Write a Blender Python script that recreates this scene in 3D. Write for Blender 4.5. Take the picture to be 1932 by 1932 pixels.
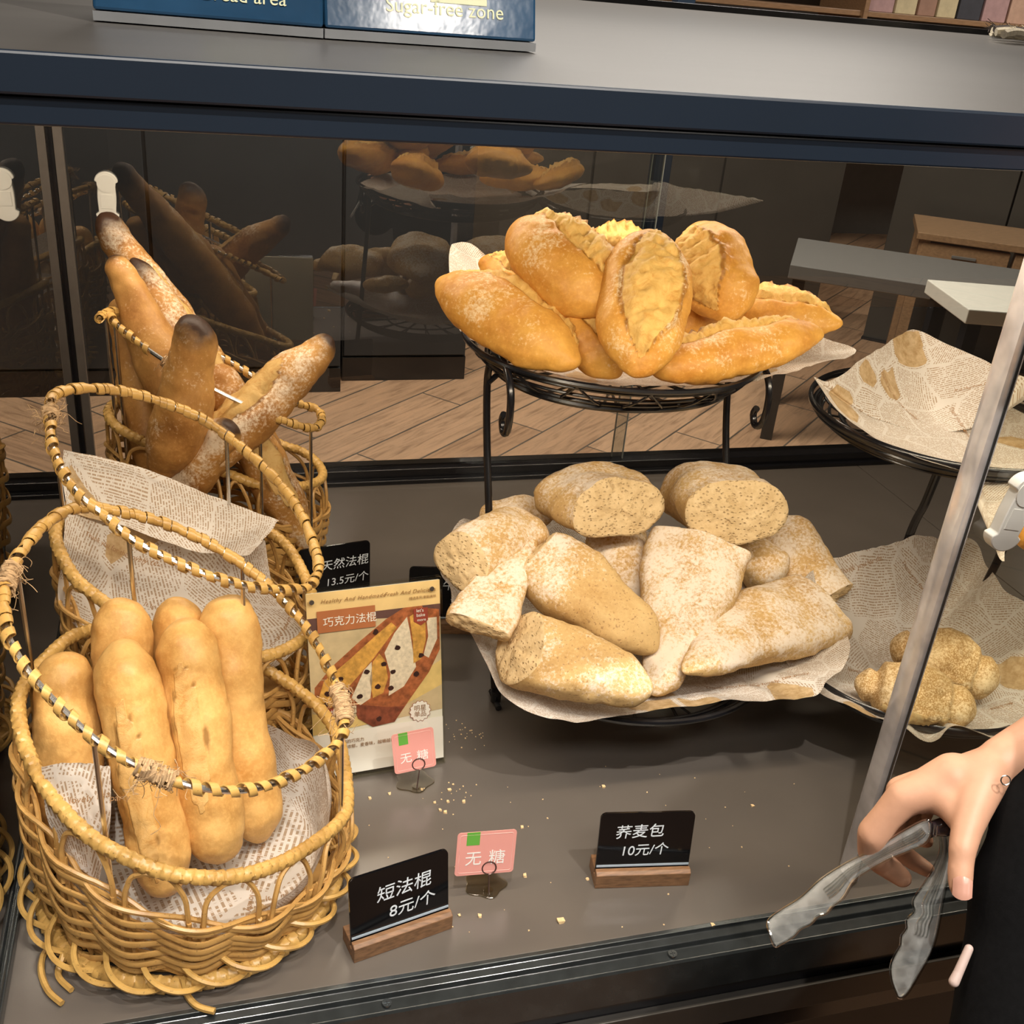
import bpy, math, random
from math import sin, cos, pi, sqrt, atan2, radians
from mathutils import Vector, Matrix, noise

for o in list(bpy.data.objects): bpy.data.objects.remove(o)
C = bpy.context.scene.collection
random.seed(7)

# ------------------------------------------------------------------ camera
F = 2006.2
RIGHT = Vector((0.96205577, -0.25992731, 0.08298482))
DOWN = Vector((-0.04783865, -0.46011106, -0.88657164))
FWD = Vector((0.26862642, 0.84896148, -0.45508708))
CAM = Vector((0, 0, 0.8))
cd = bpy.data.cameras.new('camera'); cam = bpy.data.objects.new('camera', cd); C.objects.link(cam)
m = Matrix((RIGHT, -DOWN, -FWD)).transposed().to_4x4(); m.translation = CAM
cam.matrix_world = m
cd.sensor_width = 36; cd.sensor_fit = 'HORIZONTAL'; cd.lens = 36 * F / 1932; cd.clip_start = 0.01
bpy.context.scene.camera = cam

# ------------------------------------------------------------------ world, exposure, lights
vs = bpy.context.scene.view_settings
vs.view_transform = 'Standard'; vs.look = 'None'; vs.gamma = 1; vs.use_curve_mapping = False
vs.exposure = 0.05
w = bpy.data.worlds.new('world'); bpy.context.scene.world = w; w.use_nodes = True
w.node_tree.nodes['Background'].inputs[0].default_value = (1.0, 0.93, 0.85, 1)
w.node_tree.nodes['Background'].inputs[1].default_value = 0.10
WARM = (1.0, 0.84, 0.64); NEUT = (1.0, 0.93, 0.84)
def light(kind, name, loc, energy, col, target=None, **kw):
    l = bpy.data.lights.new(name, kind); l.energy = energy; l.color = col
    for k, v in kw.items(): setattr(l, k, v)
    o = bpy.data.objects.new(name, l); C.objects.link(o); o.location = loc
    if target: o.rotation_euler = (Vector(target) - Vector(loc)).to_track_quat('-Z', 'Y').to_euler()
    return o
# LED strips fixed under the top board of the case
light('AREA', 'led_light_front', (0.5, 0.66, 0.70), 8.0, WARM, (0.5, 1.05, 0.0), shape='RECTANGLE', size=1.6, size_y=0.02)
light('AREA', 'led_light_back', (0.45, 1.36, 0.712), 6.5, WARM, (0.45, 1.22, 0.0), shape='RECTANGLE', size=1.5, size_y=0.03)
# ceiling spots in front of the case, one more over the counter top
light('SPOT', 'ceiling_spot_light', (-0.05, -0.20, 2.25), 88, NEUT, (0.05, 0.75, 0.1), spot_size=radians(55), spot_blend=0.4, shadow_soft_size=0.018)
light('SPOT', 'ceiling_spot_light', (0.75, -0.22, 2.25), 95, NEUT, (0.55, 0.75, 0.1), spot_size=radians(55), spot_blend=0.4, shadow_soft_size=0.018)
light('SPOT', 'ceiling_spot_light', (1.33, -2.228, 2.25), 60, NEUT, (0.15, 0.775, 0.77), spot_size=radians(30), spot_blend=0.5, shadow_soft_size=0.05)
# fill lights added below the ceiling, no fixtures, over walkway and far floor
light('AREA', 'ceiling_fill_light', (1.2, 3.2, 2.2), 150, NEUT, (1.2, 3.2, 0), shape='RECTANGLE', size=2.2, size_y=0.8)
light('AREA', 'ceiling_fill_light', (5.2, 4.2, 2.2), 45, NEUT, (5.0, 5.0, 0), shape='RECTANGLE', size=0.8, size_y=0.5)  # unseen, added to brighten the rack at far right
light('AREA', 'ceiling_fill_light', (0.3, -0.9, 2.2), 42, NEUT, (0.3, -0.9, 0), shape='RECTANGLE', size=1.8, size_y=0.5)  # unseen, added as frontal fill on the baskets

# ------------------------------------------------------------------ helpers: pixel of the photo + one known coordinate -> world point
def ray(x, y): return RIGHT * (x - 966) + DOWN * (y - 966) + FWD * F
def PY(x, y, Y): v = ray(x, y); return CAM + v * (Y / v.y)
def PZ(x, y, Z): v = ray(x, y); return CAM + v * ((Z - 0.8) / v.z)
def PX(x, y, X): v = ray(x, y); return CAM + v * (X / v.x)
def PD(x, y, d): return CAM + ray(x, y).normalized() * d
def PP(x, y, P, b, c):
    v = ray(x, y); t = (P[2] - b * P[0] - c * P[1] - 0.8) / (v.z - b * v.x - c * v.y); return CAM + v * t
def pxm(P): return (P - CAM).dot(FWD) / F          # metres per pixel at P

def smooth(a, b, x):
    t = max(0.0, min(1.0, (x - a) / (b - a))); return t * t * (3 - 2 * t)
def interp(keys, t):
    if t <= keys[0][0]: return keys[0][1:]
    for a, b in zip(keys, keys[1:]):
        if t <= b[0]:
            s = (t - a[0]) / (b[0] - a[0]); s = s * s * (3 - 2 * s) * 0.5 + s * 0.5
            return tuple(u + (v - u) * s for u, v in zip(a[1:], b[1:]))
    return keys[-1][1:]

def tag(o, label=None, cat=None, group=None, kind=None):
    if label: o['label'] = label
    if cat: o['category'] = cat
    if group: o['group'] = group
    if kind: o['kind'] = kind
    return o
def empty(name, loc, label=None, cat=None, group=None):
    o = bpy.data.objects.new(name, None); C.objects.link(o); o.location = loc; o.empty_display_size = 0.02
    bpy.context.view_layer.update()
    return tag(o, label, cat, group)
class MB:
    def __init__(s): s.v = []; s.f = []; s.uv = None
    def add(s, v, f):
        n = len(s.v); s.v += [tuple(p) for p in v]; s.f += [tuple(i + n for i in q) for q in f]; return s
    def box(s, c, d, R=None, bev=0):
        hx, hy, hz = d[0] / 2, d[1] / 2, d[2] / 2
        vs_ = [Vector((x, y, z)) for x in (-hx, hx) for y in (-hy, hy) for z in (-hz, hz)]
        if R: vs_ = [R @ p for p in vs_]
        return s.add([p + Vector(c) for p in vs_], [(0, 1, 3, 2), (4, 6, 7, 5), (0, 4, 5, 1), (2, 3, 7, 6), (0, 2, 6, 4), (1, 5, 7, 3)])
    def box2(s, a, b): return s.box([(p + q) / 2 for p, q in zip(a, b)], [abs(p - q) for p, q in zip(a, b)])
    def prism(s, pts, M, d):                        # outline pts (x,y) extruded by d along local z, placed by M
        n = len(pts)
        v = [M @ Vector((x, y, 0)) for x, y in pts] + [M @ Vector((x, y, d)) for x, y in pts]
        return s.add(v, [tuple(range(n))[::-1], tuple(range(n, 2 * n))] + [(i, (i + 1) % n, n + (i + 1) % n, n + i) for i in range(n)])
    def tube(s, path, r, sides=8, closed=False, prof=None, up=None, cap=True):
        path = [Vector(p) for p in path]; n = len(path)
        T = []
        for i in range(n):
            a = path[i - 1] if (i > 0 or closed) else path[i]; b = path[(i + 1) % n] if (i < n - 1 or closed) else path[i]
            T.append((b - a).normalized())
        N = Vector(up) if up is not None else (Vector((0, 0, 1)) if abs(T[0].z) < 0.9 else Vector((1, 0, 0)))
        vv = []
        for i in range(n):
            if callable(prof): u1, u2, w1, w2 = prof(i)
            else:
                N = (N - T[i] * N.dot(T[i])); N = N.normalized() if N.length > 1e-6 else T[i].orthogonal().normalized()
                u1 = N; u2 = T[i].cross(N); rr = r[i] if isinstance(r, (list, tuple)) else r
                w1 = rr; w2 = rr
                if prof: w1, w2 = prof
            for k in range(sides):
                a = 2 * pi * k / sides
                vv.append(path[i] + u1 * (cos(a) * w1) + u2 * (sin(a) * w2))
        ff = []
        for i in range(n if closed else n - 1):
            j = (i + 1) % n
            for k in range(sides):
                k2 = (k + 1) % sides; ff.append((i * sides + k, i * sides + k2, j * sides + k2, j * sides + k))
        if not closed and cap:
            ff.append(tuple(range(sides))[::-1]); ff.append(tuple((n - 1) * sides + k for k in range(sides)))
        return s.add(vv, ff)
    def cyl(s, a, b, r, sides=16): return s.tube([a, b], r, sides)
    def build(s, name, mat, parent=None, smooth_=True, bevel=0, world=True):
        me = bpy.data.meshes.new(name); me.from_pydata(s.v, [], s.f); me.update()
        o = bpy.data.objects.new(name, me); C.objects.link(o)
        if mat: me.materials.append(mat)
        if smooth_:
            me.polygons.foreach_set('use_smooth', [True] * len(me.polygons))
            try: me.set_sharp_from_angle(angle=radians(42))
            except Exception: pass
        if bevel:
            b = o.modifiers.new('bevel', 'BEVEL'); b.width = bevel; b.segments = 2; b.limit_method = 'ANGLE'; b.angle_limit = radians(40)
        if parent:
            o.parent = parent
            if world: o.matrix_parent_inverse = parent.matrix_world.inverted()
        else: recentre(o)
        return o
def recentre(o):
    me = o.data
    if not me.vertices: return
    xs = [v.co for v in me.vertices]
    c = Vector(((min(p.x for p in xs) + max(p.x for p in xs)) / 2, (min(p.y for p in xs) + max(p.y for p in xs)) / 2, min(p.z for p in xs)))
    me.transform(Matrix.Translation(-c)); o.location = c
def spline(pts, per=8, closed=False):
    pts = [Vector(p) for p in pts]; n = len(pts); out = []
    for i in range(n if closed else n - 1):
        if closed: p0, p1, p2, p3 = pts[i - 1], pts[i], pts[(i + 1) % n], pts[(i + 2) % n]
        else: p0, p1, p2, p3 = pts[max(i - 1, 0)], pts[i], pts[i + 1], pts[min(i + 2, n - 1)]
        for k in range(per):
            t = k / per; t2 = t * t; t3 = t2 * t
            out.append(0.5 * ((2 * p1) + (p2 - p0) * t + (2 * p0 - 5 * p1 + 4 * p2 - p3) * t2 + (3 * p1 - p0 - 3 * p2 + p3) * t3))
    if not closed: out.append(pts[-1])
    return out
def resample(path, step, closed=False):
    path = list(path) + ([path[0]] if closed else []); L = [0]
    for a, b in zip(path, path[1:]): L.append(L[-1] + (b - a).length)
    n = max(3, int(L[-1] / step)); out = []; j = 0
    for i in range(n if closed else n + 1):
        d = L[-1] * i / n
        while j < len(L) - 2 and L[j + 1] < d: j += 1
        out.append(path[j].lerp(path[j + 1], (d - L[j]) / max(L[j + 1] - L[j], 1e-9)))
    return out

# ------------------------------------------------------------------ materials
def newmat(name):
    m_ = bpy.data.materials.new(name); m_.use_nodes = True; nt = m_.node_tree
    return m_, nt, nt.nodes['Principled BSDF']
class G:
    def __init__(s, nt): s.nt = nt
    def n(s, t, **kw):
        nd = s.nt.nodes.new(t)
        for k, v in kw.items(): setattr(nd, k, v)
        return nd
    def set(s, nd, i, v):
        if hasattr(v, 'is_linked') or hasattr(v, 'links'): s.nt.links.new(v, nd.inputs[i])
        else: nd.inputs[i].default_value = v
    def math(s, op, a, b=0.0, c=None):
        nd = s.n('ShaderNodeMath', operation=op); s.set(nd, 0, a); s.set(nd, 1, b)
        if c is not None: s.set(nd, 2, c)
        return nd.outputs[0]
    def noise(s, vec, scale, detail=4, rough=0.55, dist=0.0):
        nd = s.n('ShaderNodeTexNoise'); nd.inputs['Scale'].default_value = scale; nd.inputs['Detail'].default_value = detail
        nd.inputs['Roughness'].default_value = rough; nd.inputs['Distortion'].default_value = dist
        if vec is not None: s.nt.links.new(vec, nd.inputs['Vector'])
        return nd.outputs['Fac']
    def ramp(s, fac, stops):
        nd = s.n('ShaderNodeValToRGB'); s.nt.links.new(fac, nd.inputs[0]); e = nd.color_ramp.elements
        while len(e) < len(stops): e.new(0.5)
        for q, (p, c) in zip(e, stops): q.position = p; q.color = (c if isinstance(c, tuple) else (c, c, c)) + (1,)
        return nd.outputs[0]
    def mix(s, f, a, b):
        nd = s.n('ShaderNodeMix', data_type='RGBA'); s.set(nd, 0, f)
        for i, v in ((6, a), (7, b)):
            if isinstance(v, tuple): nd.inputs[i].default_value = v + (1,)
            else: s.nt.links.new(v, nd.inputs[i])
        return nd.outputs[2]
    def bump(s, h, strength=0.3, dist=0.001, normal=None):
        nd = s.n('ShaderNodeBump'); nd.inputs['Strength'].default_value = strength; nd.inputs['Distance'].default_value = dist
        s.nt.links.new(h, nd.inputs['Height'])
        if normal: s.nt.links.new(normal, nd.inputs['Normal'])
        return nd.outputs[0]
    def obj(s, scale=None):
        o = s.n('ShaderNodeTexCoord').outputs['Object']
        if scale:
            mp = s.n('ShaderNodeMapping'); mp.inputs['Scale'].default_value = scale; s.nt.links.new(o, mp.inputs[0]); return mp.outputs[0]
        return o
    def attr(s, name): return s.n('ShaderNodeAttribute', attribute_name=name).outputs['Fac']
def simple(name, col, rough=0.5, metal=0.0, var=0.12, nscale=30, bump=0.0, bscale=200, bdist=0.0006, spec=0.5, stretch=None, coat=0.0, detail=4):
    m_, nt, b = newmat(name); g = G(nt); v = g.obj(stretch)
    f = g.noise(v, nscale, detail)
    c = g.ramp(f, [(0.25, tuple(x * (1 - var) for x in col)), (0.75, tuple(min(1, x * (1 + var)) for x in col))])
    nt.links.new(c, b.inputs['Base Color'])
    b.inputs['Roughness'].default_value = rough; b.inputs['Metallic'].default_value = metal
    b.inputs['Specular IOR Level'].default_value = spec; b.inputs['Coat Weight'].default_value = coat; b.inputs['Coat Roughness'].default_value = 0.08
    if bump: nt.links.new(g.bump(g.noise(v, bscale, 3), bump, bdist), b.inputs['Normal'])
    return m_
def glass(name, tint=(0.93, 0.95, 0.94), boost=1.6, rough=0.0, minr=0.03):
    m_ = bpy.data.materials.new(name); m_.use_nodes = True; nt = m_.node_tree; nt.nodes.clear(); g = G(nt)
    out = g.n('ShaderNodeOutputMaterial'); tr = g.n('ShaderNodeBsdfTransparent'); gl = g.n('ShaderNodeBsdfGlossy'); fr = g.n('ShaderNodeFresnel')
    tr.inputs[0].default_value = tint + (1,); gl.inputs['Roughness'].default_value = rough; fr.inputs[0].default_value = 1.5
    f = g.math('MULTIPLY_ADD', fr.outputs[0], boost, minr); f2 = g.n('ShaderNodeClamp'); nt.links.new(f, f2.inputs[0])
    geo = g.n('ShaderNodeNewGeometry'); front = g.math('SUBTRACT', 1.0, geo.outputs['Backfacing']); f = g.math('MULTIPLY', f2.outputs[0], front)
    mx = g.n('ShaderNodeMixShader'); nt.links.new(f, mx.inputs[0]); nt.links.new(tr.outputs[0], mx.inputs[1]); nt.links.new(gl.outputs[0], mx.inputs[2])
    nt.links.new(mx.outputs[0], out.inputs[0]); return m_

M = {}
M['laminate'] = simple('dark_taupe_laminate', (0.115, 0.100, 0.088), 0.22, var=0.06, nscale=8, bump=0.05, bscale=900, spec=0.6)
M['toplam'] = simple('grey_laminate', (0.078, 0.073, 0.068), 0.38, var=0.06, nscale=6, bump=0.05, bscale=700, spec=0.12, stretch=(1, 6, 1))
M['navy'] = simple('dark_blue_painted_metal', (0.012, 0.020, 0.034), 0.3, var=0.1, nscale=6, spec=0.7)
M['rail'] = simple('dark_rail_metal', (0.035, 0.04, 0.042), 0.2, metal=0.35, var=0.3, nscale=40, spec=0.6)
M['edge'] = simple('polished_dark_metal', (0.16, 0.18, 0.19), 0.22, metal=0.85, var=0.2, nscale=40)
M['black'] = simple('black_painted_metal', (0.008, 0.008, 0.010), 0.22, var=0.2, nscale=60, spec=0.6)
M['blackmatt'] = simple('black_board', (0.012, 0.012, 0.013), 0.5, var=0.2, nscale=10)
M['glass'] = glass('clear_glass')
M['mirrorglass'] = glass('reflecting_glass', (0.85, 0.87, 0.86), 3.0, 0.0, 0.08)
M['acrylic'] = glass('clear_acrylic', (0.97, 0.97, 0.93), 1.0, 0.02, 0.02)
M['white'] = simple('white_plastic', (0.72, 0.71, 0.66), 0.35, var=0.03, nscale=20)
M['chrome'] = simple('chrome_rod', (0.72, 0.71, 0.69), 0.24, metal=1.0, var=0.1, nscale=60)
M['wood'] = simple('walnut_wood', (0.22, 0.115, 0.055), 0.5, var=0.45, nscale=30, stretch=(2, 14, 14), bump=0.1, detail=8)
M['tagblack'] = simple('black_acrylic_board', (0.004, 0.004, 0.005), 0.08, var=0.1, nscale=10, spec=0.5)
M['chalk'] = simple('white_marker', (0.72, 0.78, 0.85), 0.6, var=0.15, nscale=300)
M['pink'] = simple('salmon_pink_card', (0.76, 0.34, 0.30), 0.35, var=0.03, nscale=20)
M['green'] = simple('green_label', (0.13, 0.40, 0.06), 0.4, var=0.05)
M['cardwhite'] = simple('white_print', (0.85, 0.83, 0.80), 0.5, var=0.02)
M['navysign'] = simple('navy_vinyl_film', (0.012, 0.045, 0.095), 0.16, var=0.35, nscale=14, bump=0.10, bscale=50, bdist=0.002, spec=0.7)
M['gold'] = simple('pale_gold_print', (0.55, 0.56, 0.36), 0.4, var=0.05)
M['darkcab'] = simple('dark_grey_cabinet_panel', (0.029, 0.032, 0.035), 0.4, var=0.1, nscale=4)
M['browncab'] = simple('dark_brown_cabinet_panel', (0.060, 0.052, 0.043), 0.3, var=0.12, nscale=4)
M['greytop'] = simple('grey_counter_top', (0.16, 0.145, 0.13), 0.4, var=0.05)
M['oak'] = simple('oak_wood', (0.30, 0.17, 0.085), 0.45, var=0.25, nscale=10, stretch=(2, 12, 12))
M['cream'] = simple('cream_shelf', (0.72, 0.66, 0.56), 0.45, var=0.04)
M['plaster'] = simple('warm_grey_plaster', (0.13, 0.115, 0.10), 0.8, var=0.06)
M['ceil'] = simple('ceiling_paint', (0.22, 0.20, 0.18), 0.8, var=0.05)
M['skin'] = simple('skin', (0.60, 0.33, 0.215), 0.5, var=0.10, nscale=45, bump=0.12, bscale=320, bdist=0.0006)
M['nail'] = simple('finger_nail', (0.55, 0.29, 0.22), 0.3, var=0.04)
M['cloth'] = simple('black_fabric', (0.0035, 0.0035, 0.004), 0.95, spec=.12, var=0.3, nscale=300, bump=0.3, bscale=900)
M['hair'] = simple('black_hair', (0.012, 0.009, 0.008), 0.5, var=0.3, nscale=200)
M['jute'] = simple('jute_twine', (0.46, 0.31, 0.17), 0.9, var=0.35, nscale=300, bump=0.5, bscale=900)
M['rag1'] = simple('cream_cotton_yarn', (0.62, 0.54, 0.40), 0.95, var=0.25, nscale=200, bump=0.5, bscale=800)
M['rag2'] = simple('dark_brown_yarn', (0.05, 0.035, 0.028), 0.95, var=0.3, nscale=200, bump=0.5, bscale=800)
M['crumb'] = simple('bread_crumbs', (0.72, 0.52, 0.28), 0.8, var=0.2, nscale=300)
M['pinkskin'] = simple('cord_end', (0.55, 0.42, 0.38), 0.5, var=0.1)
def emis(name, col, s):
    m_, nt, b = newmat(name); b.inputs['Emission Color'].default_value = col + (1,); b.inputs['Emission Strength'].default_value = s; return m_
M['lamp'] = emis('lamp_diffuser', NEUT, 6.0)

def rattan(name, col, dark):
    m_, nt, b = newmat(name); g = G(nt); v = g.obj()
    c = g.ramp(g.noise(v, 35, 5), [(0.25, dark), (0.5, col), (0.8, tuple(min(1, x * 1.18) for x in col))])
    sp = g.ramp(g.noise(v, 420, 2), [(0.28, 0.55), (0.36, 1.0)])
    nd = g.n('ShaderNodeMix', data_type='RGBA', blend_type='MULTIPLY'); nd.inputs[0].default_value = 1
    nt.links.new(c, nd.inputs[6]); nt.links.new(sp, nd.inputs[7]); nt.links.new(nd.outputs[2], b.inputs['Base Color'])
    b.inputs['Roughness'].default_value = 0.36; b.inputs['Specular IOR Level'].default_value = 0.5
    nt.links.new(g.bump(g.noise(v, 500, 2), 0.15, 0.0005), b.inputs['Normal']); return m_
M['rattan'] = rattan('woven_rattan', (0.52, 0.30, 0.095), (0.32, 0.165, 0.045))
M['wrap'] = rattan('rattan_wrapping', (0.56, 0.34, 0.10), (0.36, 0.20, 0.055))

def crust(name, c1, c2, cs, flour=(0.80, 0.68, 0.52), dark=(0.035, 0.014, 0.006), rough=0.5, fl_th=0.5, speck=None, bumpd=0.0012, sth=0.62, ssc=330):
    m_, nt, b = newmat(name); g = G(nt); v = g.obj()
    n1 = g.noise(v, 16, 5, 0.6); base = g.ramp(n1, [(0.30, c1), (0.68, c2)])
    fine = g.noise(v, 260, 3, 0.7)
    base = g.mix(g.math('MULTIPLY', g.ramp(fine, [(0.45, 0.0), (0.75, 1.0)]), 0.25), base, tuple(min(1, x * 1.35) for x in c2))
    if speck:
        base = g.mix(g.math('MULTIPLY', g.ramp(g.noise(v, ssc, 2), [(sth, 0.0), (sth + 0.04, 1.0)]), 0.7), base, speck)
    sc = g.attr('score'); scn = g.math('ADD', sc, g.math('MULTIPLY', g.math('SUBTRACT', g.noise(v, 60, 5), 0.5), 0.5))
    scm = g.ramp(scn, [(0.42, 0.0), (0.62, 1.0)])
    scm = g.math('MULTIPLY', scm, g.ramp(sc, [(0.02, 0.0), (0.2, 1.0)]))
    scc = g.ramp(g.noise(v, 55, 9, 0.72, 1.6), [(0.3, tuple(x * y for x, y in zip(cs, (.80, .62, .42)))), (0.50, cs), (0.70, tuple(min(1, x * y) for x, y in zip(cs, (1.08, 1.16, 1.3))))])
    base = g.mix(scm, base, scc)
    eg = g.attr('edge'); base = g.mix(g.math('MULTIPLY', g.ramp(g.math('MULTIPLY', eg, g.math('ADD', 0.6, g.noise(v, 80, 3))), [(0.25, 0.0), (0.8, 1.0)]), 0.75), base, tuple(x * 0.45 for x in c1))
    fa = g.attr('flour'); fn = g.math('MULTIPLY', g.math('MINIMUM', g.math('MULTIPLY', fa, 2.5), 1.0), g.ramp(g.math('ADD', g.math('ADD', g.math('MULTIPLY', fine, 0.62), g.math('MULTIPLY', g.noise(v, 24, 4, 0.6), 0.62)), g.math('MULTIPLY', g.math('MINIMUM', fa, 1.6), 0.16)), [(fl_th, 0.0), (fl_th + 0.17, 0.85)]))
    base = g.mix(fn, base, flour)
    da = g.attr('dark'); dn = g.ramp(g.math('ADD', da, g.math('MULTIPLY', g.math('SUBTRACT', g.noise(v, 50, 5), 0.5), 0.5)), [(0.35, 0.0), (0.85, 1.0)])
    base = g.mix(dn, base, dark)
    nt.links.new(base, b.inputs['Base Color'])
    b.inputs['Roughness'].default_value = rough; b.inputs['Specular IOR Level'].default_value = 0.35
    h = g.math('ADD', g.math('MULTIPLY', fine, 0.5), g.noise(v, 70, 5, 0.6))
    h2 = g.math('ADD', h, g.math('MULTIPLY', g.math('MULTIPLY', g.noise(v, 75, 9, 0.78, 1.8), scm), 3.2))
    nt.links.new(g.bump(h2, 0.42, bumpd), b.inputs['Normal']); return m_
M['batard'] = crust('golden_crust', (0.50, 0.205, 0.030), (0.72, 0.39, 0.08), (0.74, 0.46, 0.13), fl_th=0.78, flour=(.82,.66,.42))
M['softroll'] = crust('soft_pale_crust', (0.46, 0.205, 0.042), (0.74, 0.47, 0.17), (0.66, 0.39, 0.13), fl_th=1.05, rough=0.42)
M['darkbag'] = crust('dark_baked_crust', (0.30, 0.125, 0.030), (0.54, 0.29, 0.085), (0.60, 0.38, 0.13), fl_th=0.76)
M['buck'] = crust('buckwheat_crust', (0.48, 0.285, 0.10), (0.63, 0.44, 0.20), (0.60, 0.42, 0.2), flour=(0.79, 0.70, 0.60), fl_th=0.75, speck=(0.30, 0.17, 0.07), rough=0.7)
M['seed'] = crust('seeded_crust', (0.33, 0.19, 0.065), (0.50, 0.315, 0.12), (0.60, 0.43, 0.20), flour=(0.80, 0.64, 0.40), fl_th=0.84, rough=0.7, bumpd=0.003, speck=(0.74, 0.56, 0.32), sth=0.52, ssc=620)
def crumbmat():
    m_, nt, b = newmat('open_crumb'); g = G(nt); v = g.obj()
    c = g.ramp(g.noise(v, 45, 6, 0.7), [(0.3, (0.56, 0.39, 0.19)), (0.6, (0.72, 0.54, 0.30)), (0.8, (0.80, 0.65, 0.42))])
    vo = g.n('ShaderNodeTexVoronoi'); vo.inputs['Scale'].default_value = 190; vo.inputs['Randomness'].default_value = 1.0; mp = g.n('ShaderNodeMapping'); mp.inputs['Scale'].default_value = (1, 1, 1.6)
    nt.links.new(v, mp.inputs[0]); nt.links.new(mp.outputs[0], vo.inputs['Vector'])
    hole = g.ramp(g.math('ADD', vo.outputs['Distance'], g.math('MULTIPLY', g.noise(v, 300, 3), 0.35)), [(0.24, 0.0), (0.50, 1.0)])
    big = g.ramp(g.noise(v, 95, 3), [(0.26, 0.0), (0.40, 1.0)])
    hh = g.math('MULTIPLY', hole, big)
    nt.links.new(g.mix(hh, (0.55, 0.38, 0.19), c), b.inputs['Base Color'])
    b.inputs['Roughness'].default_value = 0.9
    nt.links.new(g.bump(g.math('ADD', hh, g.noise(v, 140, 5)), 0.8, 0.002), b.inputs['Normal']); return m_
M['crumbface'] = crumbmat()

def newsprint(name, trans=0.25):
    m_, nt, b = newmat(name); g = G(nt); uv = g.n('ShaderNodeUVMap').outputs[0]
    vo = g.n('ShaderNodeTexVoronoi', distance='CHEBYCHEV', voronoi_dimensions='2D'); vo.inputs['Scale'].default_value = 15; vo.inputs['Randomness'].default_value = 0.85
    nt.links.new(uv, vo.inputs['Vector'])
    vo2 = g.n('ShaderNodeTexVoronoi', distance='CHEBYCHEV', voronoi_dimensions='2D', feature='F2'); vo2.inputs['Scale'].default_value = 15; vo2.inputs['Randomness'].default_value = 0.85
    nt.links.new(uv, vo2.inputs['Vector'])
    gap = g.math('GREATER_THAN', g.math('SUBTRACT', vo2.outputs['Distance'], vo.outputs['Distance']), 0.05)
    sep = g.n('ShaderNodeSeparateColor'); nt.links.new(vo.outputs['Color'], sep.inputs[0])
    ang = g.math('MULTIPLY', g.math('ROUND', g.math('MULTIPLY', sep.outputs[0], 8.0)), pi / 5)
    rot = g.n('ShaderNodeVectorRotate', rotation_type='Z_AXIS'); nt.links.new(uv, rot.inputs['Vector']); nt.links.new(ang, rot.inputs['Angle'])
    xyz = g.n('ShaderNodeSeparateXYZ'); nt.links.new(rot.outputs[0], xyz.inputs[0])
    ly = g.math('MULTIPLY', xyz.outputs[1], 310.0)
    line = g.math('GREATER_THAN', g.math('FRACT', ly), 0.52)
    cb = g.n('ShaderNodeCombineXYZ'); nt.links.new(g.math('MULTIPLY', xyz.outputs[0], 420.0), cb.inputs[0]); nt.links.new(g.math('MULTIPLY', g.math('FLOOR', ly), 7.31), cb.inputs[1])
    word = g.math('GREATER_THAN', g.noise(cb.outputs[0], 1.0, 2, 0.8), 0.47)
    txt = g.math('MULTIPLY', g.math('MULTIPLY', line, word), gap)
    pic = g.math('MULTIPLY', g.math('GREATER_THAN', sep.outputs[1], 0.93), g.math('GREATER_THAN', g.math('SUBTRACT', vo2.outputs['Distance'], vo.outputs['Distance']), 0.16))
    paper = (0.74, 0.69, 0.63); ink = (0.38, 0.25, 0.14)
    c = g.mix(g.math('MULTIPLY', txt, 0.85), paper, ink)
    pc = g.ramp(g.noise(uv, 70, 5, 0.7), [(0.35, (0.42, 0.27, 0.12)), (0.65, (0.66, 0.49, 0.29))])
    c = g.mix(pic, c, pc); nt.links.new(c, b.inputs['Base Color'])
    b.inputs['Roughness'].default_value = 0.42; b.inputs['Specular IOR Level'].default_value = 0.4
    tl = g.n('ShaderNodeBsdfTranslucent'); nt.links.new(c, tl.inputs[0])
    mx = g.n('ShaderNodeMixShader'); mx.inputs[0].default_value = trans
    out = nt.nodes['Material Output']; nt.links.new(b.outputs[0], mx.inputs[1]); nt.links.new(tl.outputs[0], mx.inputs[2]); nt.links.new(mx.outputs[0], out.inputs[0])
    return m_
M['paper'] = newsprint('printed_greaseproof_paper')
M['paperink'] = simple('brown_print', (0.36, 0.20, 0.09), 0.6, var=0.05)

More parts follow.
